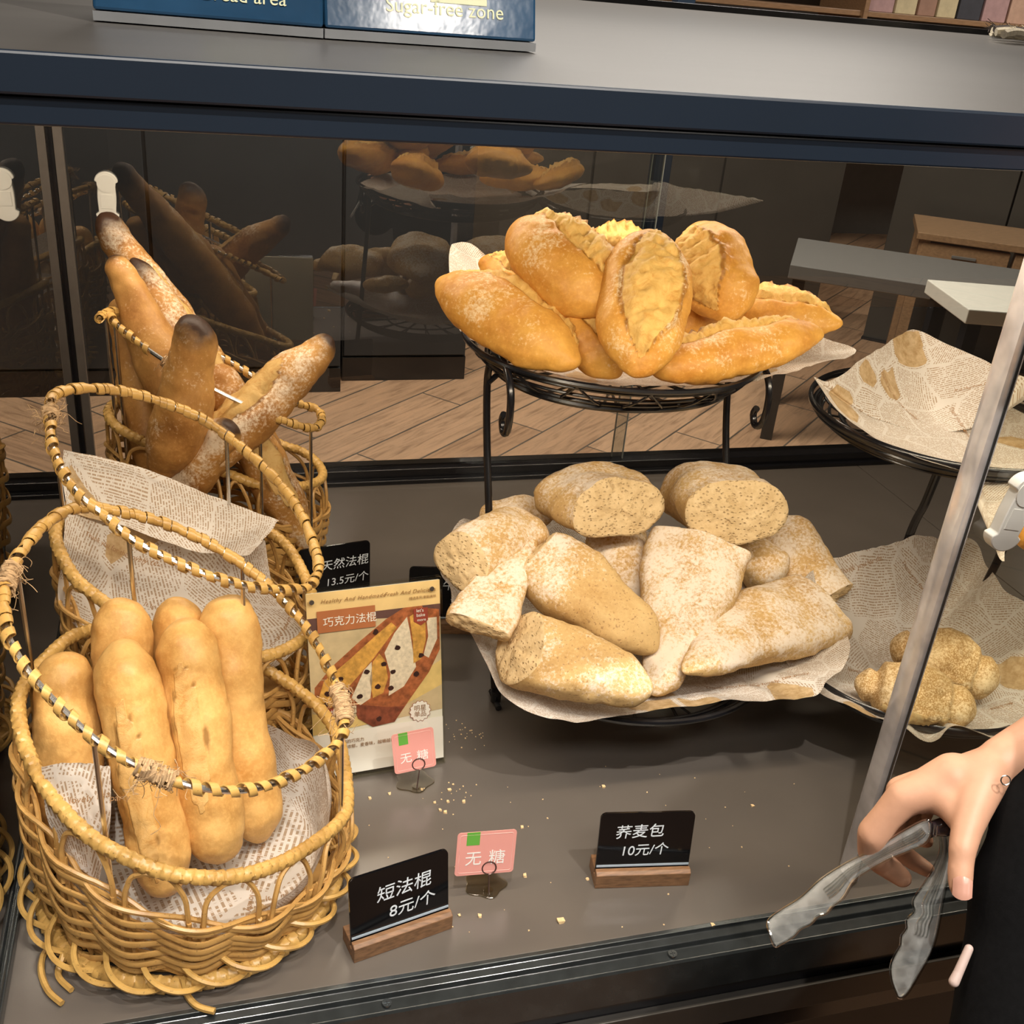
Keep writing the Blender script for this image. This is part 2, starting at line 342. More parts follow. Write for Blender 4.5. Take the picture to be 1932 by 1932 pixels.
def planks():
    m_, nt, b = newmat('wood_plank_tiles'); g = G(nt); v = g.obj()
    mp = g.n('ShaderNodeMapping'); mp.inputs['Rotation'].default_value = (0, 0, radians(-42)); nt.links.new(v, mp.inputs[0])
    br = g.n('ShaderNodeTexBrick'); nt.links.new(mp.outputs[0], br.inputs['Vector'])
    br.offset = 0.37; br.inputs['Scale'].default_value = 1; br.inputs['Brick Width'].default_value = 1.0; br.inputs['Row Height'].default_value = 0.19
    br.inputs['Mortar Size'].default_value = 0.004; br.inputs['Mortar Smooth'].default_value = 0.1
    br.inputs['Color1'].default_value = (0.50, 0.30, 0.175, 1); br.inputs['Color2'].default_value = (0.36, 0.20, 0.11, 1); br.inputs['Mortar'].default_value = (0.10, 0.075, 0.055, 1)
    mp2 = g.n('ShaderNodeMapping'); mp2.inputs['Scale'].default_value = (1.6, 16, 1); nt.links.new(mp.outputs[0], mp2.inputs[0])
    gr = g.ramp(g.noise(mp2.outputs[0], 2.2, 8, 0.65, 1.2), [(0.30, (0.50, 0.45, 0.42)), (0.5, (1, 1, 1)), (0.75, (1.3, 1.25, 1.2))])
    nd = g.n('ShaderNodeMix', data_type='RGBA', blend_type='MULTIPLY'); nd.inputs[0].default_value = 1
    nt.links.new(br.outputs[0], nd.inputs[6]); nt.links.new(gr, nd.inputs[7]); nt.links.new(nd.outputs[2], b.inputs['Base Color'])
    b.inputs['Roughness'].default_value = 0.42
    return m_
M['planks'] = planks()
FLOOR = -0.75

# ------------------------------------------------------------------ room shell
def struct(name, a, b, mat): return tag(MB().box2(a, b).build(name, mat, None, False), kind='structure')
struct('floor', (-3.5, -2.5, FLOOR - 0.05), (6.5, 7.0, FLOOR), M['planks'])
struct('ceiling', (-3.5, -2.5, 2.3), (6.5, 7.0, 2.35), M['ceil'])
struct('wall_back', (-3.5, 7.0, FLOOR), (6.5, 7.1, 2.3), M['plaster'])
struct('wall_front', (-3.5, -2.6, FLOOR), (6.5, -2.5, 2.3), M['plaster'])
struct('wall_left', (-3.6, -2.5, FLOOR), (-3.5, 7.0, 2.3), M['plaster'])
struct('wall_right', (6.5, -2.5, FLOOR), (6.6, 7.0, 2.3), M['plaster'])

# ------------------------------------------------------------------ display case
XL, XR, YB = -0.192, 2.4, 1.632
ZT = 0.7481; YF = 0.55
case = empty('display_case', (0.5, 1.1, FLOOR), 'dark bakery display case with glass back, taupe shelf and deep grey top', 'display case')
MB().box2((XL, 0.637, -0.018), (1.198, YB + .03, 0)).box2((1.2, 0.637, -0.018), (XR, YB + .03, 0)).build('shelf_board', M['laminate'], case, False, 0.0006)
# front edging: a stepped metal profile
prof = [(.637, 0), (.637, -.018), (.63, -.06), (.6125, -.06), (.6095, -.056), (.6095, -.014), (.6110, -.0115), (.6225, -.010), (.6235, -.0045), (.631, -.003), (.632, .0012), (.636, .0012)]
Mx = Matrix(((0, 0, 1, -0.9), (1, 0, 0, 0), (0, 1, 0, 0), (0, 0, 0, 1)))
MB().prism(prof[::-1], Mx, XR + 0.9).build('front_rail', M['rail'], case, False, 0.0007)
MB().box2((-0.9, .6315, -.001), (XR, .6362, .0016)).build('worn_highlight_edge', M['edge'], case, False, .0006)  # brighter strip stands in for the highlight line on the worn edge
scr = MB()
for q in ((727, 1880), (1263, 1790)):
    c = PZ(*q, -.010); s_ = (Vector((c.x, .617, -.0098)))
    o = MB().cyl(s_, s_ + Vector((0, 0, .002)), .0042, 20).box(s_ + Vector((0, 0, .0022)), (.005, .0009, .0006)).box(s_ + Vector((0, 0, .0022)), (.0009, .005, .0006)).build('screw', M['edge'], case)
MB().box2((-0.9, .612, -.14), (XR, .66, -.058)).build('front_panel', M['black'], case, False, 0.001)
MB().box2((-0.9, .603, -.105), (XR, .612, -.072)).build('trim_strip', simple('bronze_trim', (.05, .046, .042), .4, metal=.3), case, False, 0.001)
MB().box2((-0.9, .70, FLOOR), (XR, YB - .02, -.02)).build('base_cabinet', M['blackmatt'], case, False)
MB().box2((-0.9, YF + .004, ZT - .0175), (XR, 2.38, ZT)).build('top_board', M['toplam'], case, False, 0.001)
MB().box2((-0.9, YF, ZT - .018), (XR, YF + .0045, ZT + .0008)).build('top_edge_strip', M['navy'], case, False, 0.0014)
MB().box2((-0.9, YF + .003, .7167), (XR, YF + .05, ZT - .0186)).build('top_rail', M['navy'], case, False, 0.0012)
MB().box2((-0.9, 2.38, ZT - .03), (XR, 2.42, ZT + .012)).build('back_edge', M['black'], case, False, 0.001)
MB().box2((-0.9, YF + .05, .722), (XR, 2.38, ZT - .0178)).build('top_underside', M['blackmatt'], case, False)
# back: sill, posts, two sliding glass panes
MB().box2((XL, YB - .012, 0), (XR, YB + .03, .024)).box2((XL, YB - .022, 0), (XR, YB - .012, .008)).build('back_sill', M['black'], case, False, 0.0015)
MB().box2((XL - .010, YB - .018, 0), (XL + .004, YB + .02, .722)).build('corner_post', M['black'], case, False, 0.001)
MB().box2((XL + .0045, YB - .016, 0.0), (XL + .0165, YB - .004, .722)).build('glass_channel', simple('grey_channel', (.16, .14, .125), .4, metal=.4), case, False, 0.0008)
MB().box2((XL + .012, YB, .02), (.716, YB + .004, .722)).build('glass_pane', M['mirrorglass'], case, False)
MB().box2((.700, YB + .010, .02), (XR, YB + .014, .722)).build('glass_pane', M['mirrorglass'], case, False)
edgeg = simple('polished_glass_edge', (.20, .22, .21), .1, var=.05)
MB().box2((.7155, YB - .0002, .02), (.7168, YB + .0042, .722)).build('pane_edge', edgeg, case, False)
MB().box2((.6985, YB + .0098, .02), (.6998, YB + .0142, .722)).build('pane_edge', edgeg, case, False)
MB().box2((XL - .004, .625, .012), (XL, YB - .02, .72)).build('side_glass', glass('side_glass_mat', (.7, .72, .7), 3.0, 0, .12), case, False)
MB().box2((XL - .008, .60, 0), (XL + .006, YB - .02, .012)).box2((XL + .001, .60, .012), (XL + .004, YB - .02, .016)).build('side_rail', M['edge'], case, False, 0.001)
MB().box2((XL - .32, .62, .0), (XL - .31, YB, .72)).build('divider_panel', M['blackmatt'], case, False)
MB().box2((XL - .32, YB - .01, .0), (XL - .012, YB, .72)).build('divider_panel', M['blackmatt'], case, False)
# acrylic front door with a clear edge strip, right
MB().box2((.605, .664, .012), (1.25, .667, .70)).build('acrylic_door', M['acrylic'], case, False)
es = MB()
xs = .5985
strip = MB().prism([(xs, .652), (xs + .0035, .650), (xs + .010, .651), (xs + .014, .656), (xs + .0145, .668), (xs + .010, .675), (xs + .003, .675), (xs, .668)], Matrix.Translation((0, 0, .008)), .70)
def stripmat():
    m_ = bpy.data.materials.new('clear_edge_strip'); m_.use_nodes = True; nt = m_.node_tree; b = nt.nodes['Principled BSDF']; g = G(nt)
    v = g.obj((1, 1, 1)); nt.links.new(g.ramp(g.noise(v, 25, 3), [(.3, (.46, .44, .46)), (.7, (.80, .78, .80))]), b.inputs['Base Color'])
    b.inputs['Roughness'].default_value = .12; b.inputs['Transmission Weight'].default_value = .55; b.inputs['IOR'].default_value = 1.45; b.inputs['Specular IOR Level'].default_value = .8
    return m_
strip.build('door_edge_strip', stripmat(), case, True)
MB().box2((xs + .005, .6495, .01), (xs + .0075, .651, .70)).build('door_edge_seam', M['edge'], case, False)
def dogbone(cx, cz, y, rot, s, mat, name, d=.006):
    pts = []
    for k in range(64):
        a = 2 * pi * k / 64; x = cos(a); z = sin(a); zz = z * .0225 * s
        wdt = (.0098 * smooth(0.25, 1, abs(z)) + .0078 * (1 - smooth(0.25, 1, abs(z)))) * s
        pts.append((x * wdt if abs(z) < .6 else (1 if x > 0 else -1) * sqrt(max(0, 1 - ((abs(z) - .6) / .4) ** 2)) * .0098 * s, zz + (0)))
    Mm = Matrix.Translation((cx, y, cz)) @ Matrix.Rotation(rot, 4, 'Y') @ Matrix.Rotation(pi / 2, 4, 'X')
    b = MB().prism(pts, Mm, d)
    o = b.build(name, mat, case, True, 0.001)
    MB().prism([(cos(a) * .0078 * s, sin(a) * .0078 * s + .0125 * s) for a in [2 * pi * k / 28 for k in range(28)]], Mm @ Matrix.Translation((0, 0, d)), .0008).prism([(-.005 * s, -.009 * s), (.005 * s, -.009 * s), (.005 * s, .003 * s), (-.005 * s, .003 * s)], Mm @ Matrix.Translation((0, 0, d)), .0006).build('handle_pad', mat, o, True)
    return o
hp = PY(202, 372, YB); dogbone(hp.x, hp.z, YB - .001, radians(2), 1.6, M['white'], 'handle')
hp = PY(1906, 960, .662); dogbone(hp.x, hp.z, .663, radians(10), 1.6, M['white'], 'handle', .012)

# ------------------------------------------------------------------ room beyond the glass
def panelbox(name, a, b, mat, label, cat, doors, axis='x', front_y=None):
    e = empty(name, ((a[0] + b[0]) / 2, (a[1] + b[1]) / 2, FLOOR), label, cat)
    MB().box2(a, b).build('body', mat, e, False, .003)
    n = doors; wd = (b[0] - a[0]) / n
    for i in range(n):
        MB().box2((a[0] + i * wd + .006, a[1] - .018, a[2] + .11), (a[0] + (i + 1) * wd - .006, a[1] - .0005, b[2] - .03)).build('door', mat, e, False, .002)
    MB().box2((a[0], a[1] - .012, a[2]), (b[0], a[1] - .0005, a[2] + .10)).build('plinth', M['black'], e, False, .002)
    return e
panelbox('tall_cabinet', (-2.2, 3.98, FLOOR), (.50, 4.5, .55), M['darkcab'], 'long dark grey cabinet behind the glass on the left', 'cabinet', 4)
panelbox('cabinet', (.52, 4.10, FLOOR), (1.03, 4.6, .45), M['darkcab'], 'narrow dark grey cabinet standing forward next to the wood floor', 'cabinet', 1)
panelbox('low_counter', (1.05, 4.62, FLOOR), (2.95, 5.1, .30), M['browncab'], 'dark brown counter front seen behind the white loaves', 'counter', 3)
ec = empty('corner_counter', (3.6, 3.9, FLOOR), 'glossy dark brown panelled counter at far right beyond the glass', 'counter')
for i in range(3):
    p0 = Vector((3.25, 4.6, 0)); dv = Vector((.74, -.67, 0)).normalized()
    a = p0 + dv * (.52 * i + .004); nrm = Vector((dv.y, -dv.x, 0))
    Rm = Matrix((dv, -nrm, Vector((0, 0, 1)))).transposed()
    MB().box(a + dv * .256 - nrm * .25 + Vector((0, 0, -.26)), (.512, .5, .96), Rm).build('panel', M['browncab'], ec, False, .003)
MB().box(p0 + dv * .8 - nrm * .24 + Vector((0, 0, -.745)), (1.6, .52, .012), Rm).build('plinth', M['black'], ec, False)
pst = MB().cyl(PY(1247, 300, 3.9) * 1, PY(1247, 300, 3.9) + Vector((0, 0, 0)), .0) if False else None
c = PY(1228, 440, 4.0); MB_ = MB().box2((c.x - .035, 3.97, FLOOR), (c.x + .035, 4.03, 2.3)); tag(MB_.build('square_column', M['navy'], None, False, .004), 'thin dark blue square post rising behind the golden loaves', 'post')
# reflections in the back glass built as tables beyond it: grey, oak, white
def table(name, c, L, W, top, th, mat, label, cat, legm, rz=0):
    e = empty(name, (c[0], c[1], FLOOR), label, cat); R3 = Matrix.Rotation(rz, 3, 'Z'); cc = Vector(c)
    MB().box((c[0], c[1], top - th / 2), (L, W, th), R3).build('table_top', mat, e, False, .003)
    for sx in (-1, 1):
        for sy in (-1, 1):
            p = cc + R3 @ Vector((sx * (L / 2 - .04), sy * (W / 2 - .04), 0))
            MB().box((p.x, p.y, (top - th - .001 + FLOOR) / 2), (.045, .045, top - th - .001 - FLOOR), R3).build('leg', legm, e, False, .002)
    return e
g1 = PY(1700, 540, 3.3)
table('reflected_grey_table', (g1.x + .12, 3.35, 0), .95, .5, g1.z + .05, .05, M['greytop'], 'reflected long grey topped table, built beyond the glass above the empty paper', 'table', M['black'], radians(-32))
g2 = PY(1860, 470, 3.9)
wt = table('reflected_drawer_table', (g2.x + .15, 3.95, 0), .8, .45, g2.z + .05, .03, M['oak'], 'reflected oak table with shallow drawers, built at the far right behind the glass', 'table', M['oak'], radians(-32))
R3 = Matrix.Rotation(radians(-32), 3, 'Z')
for i in (-1, 1):
    p = Vector((g2.x + .15, 3.95, g2.z - .035)) + R3 @ Vector((i * .19, -.18, 0))
    d_ = MB().box(p, (.36, .06, .09), R3).build('drawer', M['oak'], wt, False, .003)
    MB().box(p + R3 @ Vector((0, -.036, .0)), (.10, .01, .012), R3).build('drawer_handle', M['greytop'], d_, False, .002)
g3 = PY(1880, 600, 2.6)
table('reflected_white_table', (g3.x + .22, 2.72, 0), .55, .34, g3.z + .02, .045, M['cream'], 'reflected cream white table corner, built at the right edge beyond the glass', 'table', M['black'], radians(-14))  # another reflection in the glass, built as a table
# goods rack far behind, seen over the counter top
rk = empty('goods_rack', (4.4, 6.35, FLOOR), 'wooden wall rack with packets seen over the counter top at far right', 'shelf rack')
for k in range(4): MB().box2((2.6, 6.1, .05 + k * .33), (6.2, 6.6, .08 + k * .33)).build('shelf', M['oak'], rk, False, .003)
for x in (2.6, 3.8, 6.2): MB().box2((x - .015, 6.08, FLOOR), (x + .015, 6.6, 1.3)).build('upright', M['oak'], rk, False, .003)
cols = [(.55, .35, .25), (.6, .5, .3), (.35, .2, .14), (.05, .05, .06), (.45, .28, .27)]
pm_ = [simple('packet_paper', c_, .5) for c_ in cols]
pn = ('pale rose box, leftmost on the far rack', 'tan box beside the pale rose one on the far rack', 'dark brown box on the far rack', 'yellow box between two darker ones on the far rack', 'black box on the far rack', 'rose box right of the black one on the far rack', 'wide tan box near the right end of the far rack', 'brown box at the right end of the far rack')
x = 3.85
for i, lb in enumerate(pn):
    wd = (.17, .14, .12, .13, .16, .17, .2, .17)[i]
    tag(MB().box2((x, 6.15, .7405), (x + wd, 6.5, .95)).build('packet', pm_[(4, 1, 2, 1, 3, 4, 0, 2)[i]], None, False, .004), lb, 'packet'); x += wd + .015
# ceiling lamps
for x, y, wh in ((-.05, -.2, 'left in front of the case'), (.75, -.22, 'right in front of the case'), (1.33, -2.228, 'further back over the walkway')):
    e = empty('ceiling_spot', (x, y, 2.3), 'round recessed ceiling spot, ' + wh, 'lamp', 'recessed ceiling spots')
    MB().tube([(x, y, 2.299), (x, y, 2.27)], .055, 24).build('housing', M['blackmatt'], e)
    MB().tube([(x, y, 2.2695), (x, y, 2.267)], .04, 24).build('diffuser', M['lamp'], e)

# ------------------------------------------------------------------ signs on the top board
def text(body, size, mat, parent, Mw, name='lettering', ext=.0002, align='LEFT', shear=0, bold=0, mapf=None, space=1.0):
    cu = bpy.data.curves.new('txt', 'FONT'); cu.body = body; cu.size = size; cu.extrude = 0 if mapf else ext; cu.align_x = align; cu.shear = shear; cu.offset = bold; cu.space_character = space
    cu.resolution_u = 4
    o = bpy.data.objects.new('txt', cu); C.objects.link(o)
    dg = bpy.context.evaluated_depsgraph_get(); me = bpy.data.meshes.new_from_object(o.evaluated_get(dg)); bpy.data.objects.remove(o)
    if mapf:
        for v in me.vertices: v.co = mapf(v.co)
    else: me.transform(Mw)
    me.materials.clear(); me.materials.append(mat)
    ob = bpy.data.objects.new(name, me); C.objects.link(ob)
    if parent: ob.parent = parent; ob.matrix_parent_inverse = parent.matrix_world.inverted()
    return ob
def frame(o, xd, yd):                                    # 4x4 with x along xd, y along yd
    xd = Vector(xd).normalized(); zd = xd.cross(Vector(yd)).normalized(); yd = zd.cross(xd)
    m_ = Matrix((xd, yd, zd)).transposed().to_4x4(); m_.translation = o; return m_
def sign_box(pl, pr, lbl, txt, right):
    a = PZ(*pl, ZT + .001); b = PZ(*pr, ZT + .001); xd = (b - a).normalized(); back = Vector((-xd.y, xd.x, 0)); tilt = radians(14)
    up = Vector((0, 0, cos(tilt))) + back * sin(tilt); L = (b - a).length; Hh = .15
    e = empty('sign_box', (a + b) / 2, lbl, 'sign')
    fr = frame(a, xd, up); n = fr.to_3x3() @ Vector((0, 0, 1))
    # wedge body
    v = [a, b, b + back * .09, a + back * .09, a + up * Hh, b + up * Hh, b + up * Hh + back * .012, a + up * Hh + back * .012]
    MB().add([p + Vector((0, 0, .006)) for p in v], [(3, 2, 1, 0), (4, 5, 6, 7), (0, 1, 5, 4), (1, 2, 6, 5), (2, 3, 7, 6), (3, 0, 4, 7)]).build('sign_body', M['navysign'], e, False, .002)
    MB().add([a, b, b + back * .09, a + back * .09] + [p + Vector((0, 0, .0055)) for p in (a, b, b + back * .09, a + back * .09)], [(3, 2, 1, 0), (4, 5, 6, 7), (0, 1, 5, 4), (1, 2, 6, 5), (2, 3, 7, 6), (3, 0, 4, 7)]).build('sign_foot', simple('grey_foil_edge', (.17, .175, .18), .4), e, False)
    def at(q):                                       # pixel -> local xy on the face
        vv = ray(*q); p0 = a + Vector((0, 0, .006)); t = (p0 - CAM).dot(n) / vv.dot(n); p = CAM + vv * t; l = fr.inverted() @ p; return l.x, l.y
    for body, q, size, al in txt:
        x, y = at(q); text(body, size, M['gold'], e, fr @ Matrix.Translation((x, y, .0019)), align=al)
    if right:
        x0, y0 = at((812, 4)); x1, _ = at((918, 8))
        MB().prism([(x0, y0), (x1, y0), (x1, y0 + .0045), (x0, y0 + .0045)], fr @ Matrix.Translation((0, 0, .0018)), .0003).build('print_bar', M['gold'], e, False)
        text('无糖专区', .019, M['gold'], e, fr @ Matrix.Translation((at((728, 4))[0], y0 + .008, .0019)))
    else:
        p_ = at((380, -6)); text('面包区', .019, M['gold'], e, fr @ Matrix.Translation((p_[0], p_[1] + .010, .0019)))
    return e
sign_box((176, 38), (610, 72), 'navy sign box reading Bread area on the counter top', [('Bread area', .0155, None, 'R')][:0] or [('Bread area', (541, 12), .0118, 'RIGHT')], False)
sign_box((613, 72), (1010, 98), 'navy sign box reading Sugar-free zone, right of its pair', [('Sugar-free zone', (727, 21), .0128, 'LEFT')], True)
# frayed rag
rg = empty('frayed_rag', PZ(1895, 82, ZT + .002), 'frayed cream and dark yarn rag on the counter top, far right', 'rag')
for mat, n_, nm in ((M['rag1'], 9, 'cream_yarn'), (M['rag2'], 7, 'dark_yarn')):
    strands = []
    for i in range(n_):
        off = (i * 1.7) % 5; c0 = PZ(1868 + off * 4, 70 + (i * 5) % 14, ZT) ; pts = []
        if nm == 'dark_yarn': c0 = c0 + Vector((.02, .035, .004))
        for k in range(9):
            t = k / 8; pts.append(c0 + Vector((t * .16, -.012 * sin(t * 5 + i) + random.uniform(-.006, .006), .008 + .007 * abs(sin(t * 6 + i * 2)) + .003 * (i % 3))))
        b = MB(); strands.append(b); b.tube(resample(spline(pts, 5), .004), .0075 if mat is M['rag1'] else .006, 6)
    for i in range(50):
        b = strands[i % len(strands)]; p = Vector(random.choice(b.v)); b.tube([p, p + Vector((random.uniform(-.02, .02), random.uniform(-.015, .015), random.uniform(0, .012)))], .0006, 4)
    for b in strands: b.build(nm, mat, rg)

# ------------------------------------------------------------------ paper sheets
PAPERTXT = []
def build_sheet(name, S, nu, nv, uvf, label, parent=None, th=.0004, texts=()):
    verts = []; faces = []; uvs = []
    for j in range(nv + 1):
        for i in range(nu + 1): u, v = i / nu, j / nv; verts.append(S(u, v)); uvs.append(uvf(u, v))
    for j in range(nv):
        for i in range(nu): a = j * (nu + 1) + i; faces.append((a, a + 1, a + nu + 2, a + nu + 1))
    me = bpy.data.meshes.new(name); me.from_pydata([tuple(p) for p in verts], [], faces); uvl = me.uv_layers.new(name='UVMap')
    for lp in me.loops: uvl.data[lp.index].uv = uvs[lp.vertex_index]
    me.materials.append(M['paper']); me.polygons.foreach_set('use_smooth', [True] * len(me.polygons)); me.update()
    o = bpy.data.objects.new(name, me); C.objects.link(o)
    recentre(o); tag(o, label, 'paper', None)
    bpy.context.view_layer.update()
    for body, u0, v0, size, ang in texts:               # print laid on the sheet
        us = (S(min(1, u0 + .02), v0) - S(u0, v0)).length / .02; vs2 = (S(u0, min(1, v0 + .02)) - S(u0, v0)).length / .02
        def mp(co, u0=u0, v0=v0, us=us, vs2=vs2, ang=ang):
            x = (co.x * cos(ang) - co.y * sin(ang)) / us; y = (co.x * sin(ang) + co.y * cos(ang)) / vs2
            u = min(.999, max(0, u0 + x)); v = min(.999, max(0, v0 + y)); p = S(u, v)
            n = (S(min(1, u + .01), v) - p).cross(S(u, min(1, v + .01)) - p)
            if n.length < 1e-9: n = Vector((0, 0, 1))
            n.normalize()
            if n.dot(CAM - p) < 0: n = -n
            return p + n * .0009
        t = text(body, size, M['paperink'], o, None, 'lettering', mapf=mp, shear=.1)
    return o
def dish_sheet(name, corners, center, label, sag=.0, fold=.006, seed=0, texts=(), lift=2.6):
    c4 = [Vector(c) for c in corners]; cc = Vector(center)
    def S(u, v):
        p = c4[0] * (1 - u) * (1 - v) + c4[1] * u * (1 - v) + c4[2] * u * v + c4[3] * (1 - u) * v
        e = max(abs(2 * u - 1), abs(2 * v - 1)); r = sqrt((2 * u - 1) ** 2 + (2 * v - 1) ** 2)
        cor = abs(2 * u - 1) * abs(2 * v - 1)
        # edges bow outward to the round plate; middle lies flat
        d = (p - cc); d.z = 0
        bow = 1 + sag * (1 - cor) * e ** 2
        x = cc.x + d.x * bow; y = cc.y + d.y * bow
        zz = cc.z + (p.z - cc.z) * min(1.3, (r / 1.35)) ** lift + .05 * (e ** 4) * (1 - cor) * .6
        zz += fold * r * r * (noise.noise(Vector((u * 5 + seed, v * 5, seed))) + .5 * noise.noise(Vector((u * 13, v * 13 + seed, 3))))
        return Vector((x, y, zz))
    L1 = (c4[1] - c4[0]).length; L2 = (c4[3] - c4[0]).length
    return build_sheet(name, S, 56, 56, lambda u, v: (u * L1 + seed * .37, v * L2 + seed * .21), label, texts=texts)

# ------------------------------------------------------------------ loaves
def loaf(name, mat, label, group, A, B, keys, wpx=True, up=None, bend=0.0, sag=0.0, ra=0.25, rb=0.25, cutA=False, cutB=False, sq=2.0, rough=.0015,
         score=None, flour=0.6, dark=(0, 0), seed=0, nseg=64, sides=40, base_flat=0.0, cat='bread', lump=.004, flour_at=None, skA=(0, 0), skB=(0, 0)):
    """loft from A to B. keys: (t, width px, thickness/width). score: (t0, t1, centre angle, half angle, relief)."""
    A = Vector(A); B = Vector(B); ax = (B - A); L = ax.length; T = ax.normalized()
    mid = (A + B) / 2
    U = Vector(up) if up is not None else ((CAM - mid).normalized() * .6 + Vector((0, 0, .8)))
    U = (U - T * U.dot(T)).normalized(); W = T.cross(U).normalized()
    scl = pxm(mid) if wpx else 1
    verts = []; at = {'score': [], 'edge': [], 'flour': [], 'dark': []}; cap_mat = []
    def prof(t):
        w_, h_ = interp(keys, t); w_ *= scl
        f = 1.0
        if not cutA and t < ra: f *= sqrt(max(0, 1 - (1 - t / ra) ** 2))
        if not cutB and t > 1 - rb: f *= sqrt(max(0, 1 - (1 - (1 - t) / rb) ** 2))
        return w_ / 2 * f, w_ * h_ / 2 * f
    def ctr(t): return A + ax * t + W * (bend * scl * sin(pi * t)) + U * (sag * scl * sin(pi * t))
    ts = []
    for i in range(nseg + 1):
        s = i / nseg
        # denser at rounded ends
        s2 = .5 - .5 * cos(pi * s); ts.append(s * .35 + s2 * .65)
    ts[0] = 0 if cutA else .0004; ts[-1] = 1 if cutB else .9996
    for i, t in enumerate(ts):
        hw, hh = prof(t); c0 = ctr(t)
        for k in range(sides):
            a = 2 * pi * k / sides                      # 0 = up
            ca, sa = cos(a), sin(a)
            e = 2.0 / sq
            y = (abs(ca) ** e) * (1 if ca > 0 else -1); x = (abs(sa) ** e) * (1 if sa > 0 else -1)
            if base_flat and y < 0: y *= (1 - base_flat)
            sc = ed = 0.0; dsp = 0.0
            if score:
                t0, t1, ac, ah, rel = score
                if t0 < t < t1:
                    st = sin(pi * (t - t0) / (t1 - t0)) ** .6
                    da = atan2(sin(a - ac), cos(a - ac)); hwd = ah * st + 1e-4
                    q = da / hwd + .25 * noise.noise(Vector((t * 9, seed, 1)))
                    sc = 1 - smooth(.8, 1.05, abs(q))
                    ed = max(0, 1 - abs(abs(q) - 1.0) / .16)
                    dsp += rel * st * (.6 * sc * (1 - .6 * abs(q)) + (1.1 * (1 - min(1, abs(q + 1) / .28)) if abs(q + 1) < .28 else 0) - (.7 * (1 - abs(q - .85) / .3) if abs(q - .85) < .3 else 0))
                    dsp += sc * rel * (.6 * noise.noise(Vector((t * 14, a * 5, seed * 3.1))) + .5 * noise.noise(Vector((t * 34, a * 9, seed * 2.1))))
                    if abs(q + 1) < .28: dsp += rel * .5 * st * abs(noise.noise(Vector((t * 60, seed, 5))))
            P = c0 + W * (x * hw) + U * (y * hh)
            if t < .3: P = P + T * ((skA[0] * y * hh + skA[1] * x * hw) * (1 - t / .3))
            if t > .7: P = P - T * ((skB[0] * y * hh + skB[1] * x * hw) * (t - .7) / .3)
            nrm = (W * (x / max(hw, 1e-4)) + U * (y / max(hh, 1e-4))); nrm = nrm.normalized() if nrm.length > 0 else U
            endf = min(1, min(hw, hh) / .012)
            dsp += lump * noise.noise(P * 22 + Vector((seed, 0, 0))) + rough * noise.noise(P * 90 + Vector((0, seed, 0)))
            P = P + nrm * dsp * endf
            verts.append(P)
            at['score'].append(sc); at['edge'].append(max(0, min(1, ed)))
            fl = flour * max(0, min(1, .35 + .9 * ca)) * (0 if sc > .5 else 1)
            if flour_at: fl *= max(0, 1 - ((t - flour_at[0]) / flour_at[1]) ** 2)
            at['flour'].append(max(0, fl))
            d = 0
            if dark[0]: d = max(d, 1 - t / dark[0])
            if dark[1]: d = max(d, 1 - (1 - t) / dark[1])
            at['dark'].append(max(0, d))
    faces = []; n = len(ts)
    for i in range(n - 1):
        for k in range(sides):
            k2 = (k + 1) % sides; faces.append((i * sides + k, i * sides + k2, (i + 1) * sides + k2, (i + 1) * sides + k))
    nf_side = len(faces)
    def cap(i, t, sgn, cut):
        nonlocal faces
        base = i * sides; c0 = sum((verts[base + k] for k in range(sides)), Vector()) / sides
        prev = [base + k for k in range(sides)]
        rings = 9 if cut else 1
        for r in range(1, rings):
            f = 1 - r / rings; cur = []
            for k in range(sides):
                P = c0.lerp(verts[base + k], f)
                if cut: P = P + T * sgn * (.0035 * (1 - f * f) + .0032 * noise.noise(P * 75 + Vector((seed, 2, 0))) + .0022 * noise.noise(P * 190))
                verts.append(P); cur.append(len(verts) - 1)
                for kk in at: at[kk].append(0)
            for k in range(sides):
                k2 = (k + 1) % sides; q = (prev[k], cur[k], cur[k2], prev[k2]); faces.append(q if sgn < 0 else q[::-1])
            prev = cur
        verts.append(c0 + T * sgn * (.0035 if cut else 0)); ci = len(verts) - 1
        for kk in at: at[kk].append(at[kk][base] if not cut else 0)
        for k in range(sides):
            k2 = (k + 1) % sides; q = (prev[k], ci, prev[k2]); faces.append(q if sgn < 0 else q[::-1])
    fa0 = len(faces); cap(0, 0, -1, cutA); fa1 = len(faces); cap(n - 1, 1, 1, cutB); fa2 = len(faces)
    me = bpy.data.meshes.new(name); me.from_pydata([tuple(v) for v in verts], [], faces)
    me.materials.append(mat); me.materials.append(M['crumbface'])
    idx = [0] * len(faces)
    if cutA:
        for i in range(fa0, fa1): idx[i] = 1
    if cutB:
        for i in range(fa1, fa2): idx[i] = 1
    me.polygons.foreach_set('material_index', idx); me.polygons.foreach_set('use_smooth', [True] * len(faces))
    for kk, vals in at.items():
        a_ = me.attributes.new(kk, 'FLOAT', 'POINT'); a_.data.foreach_set('value', vals)
    me.update()
    o = bpy.data.objects.new(name, me); C.objects.link(o); recentre(o); tag(o, label, cat, group)
    return o

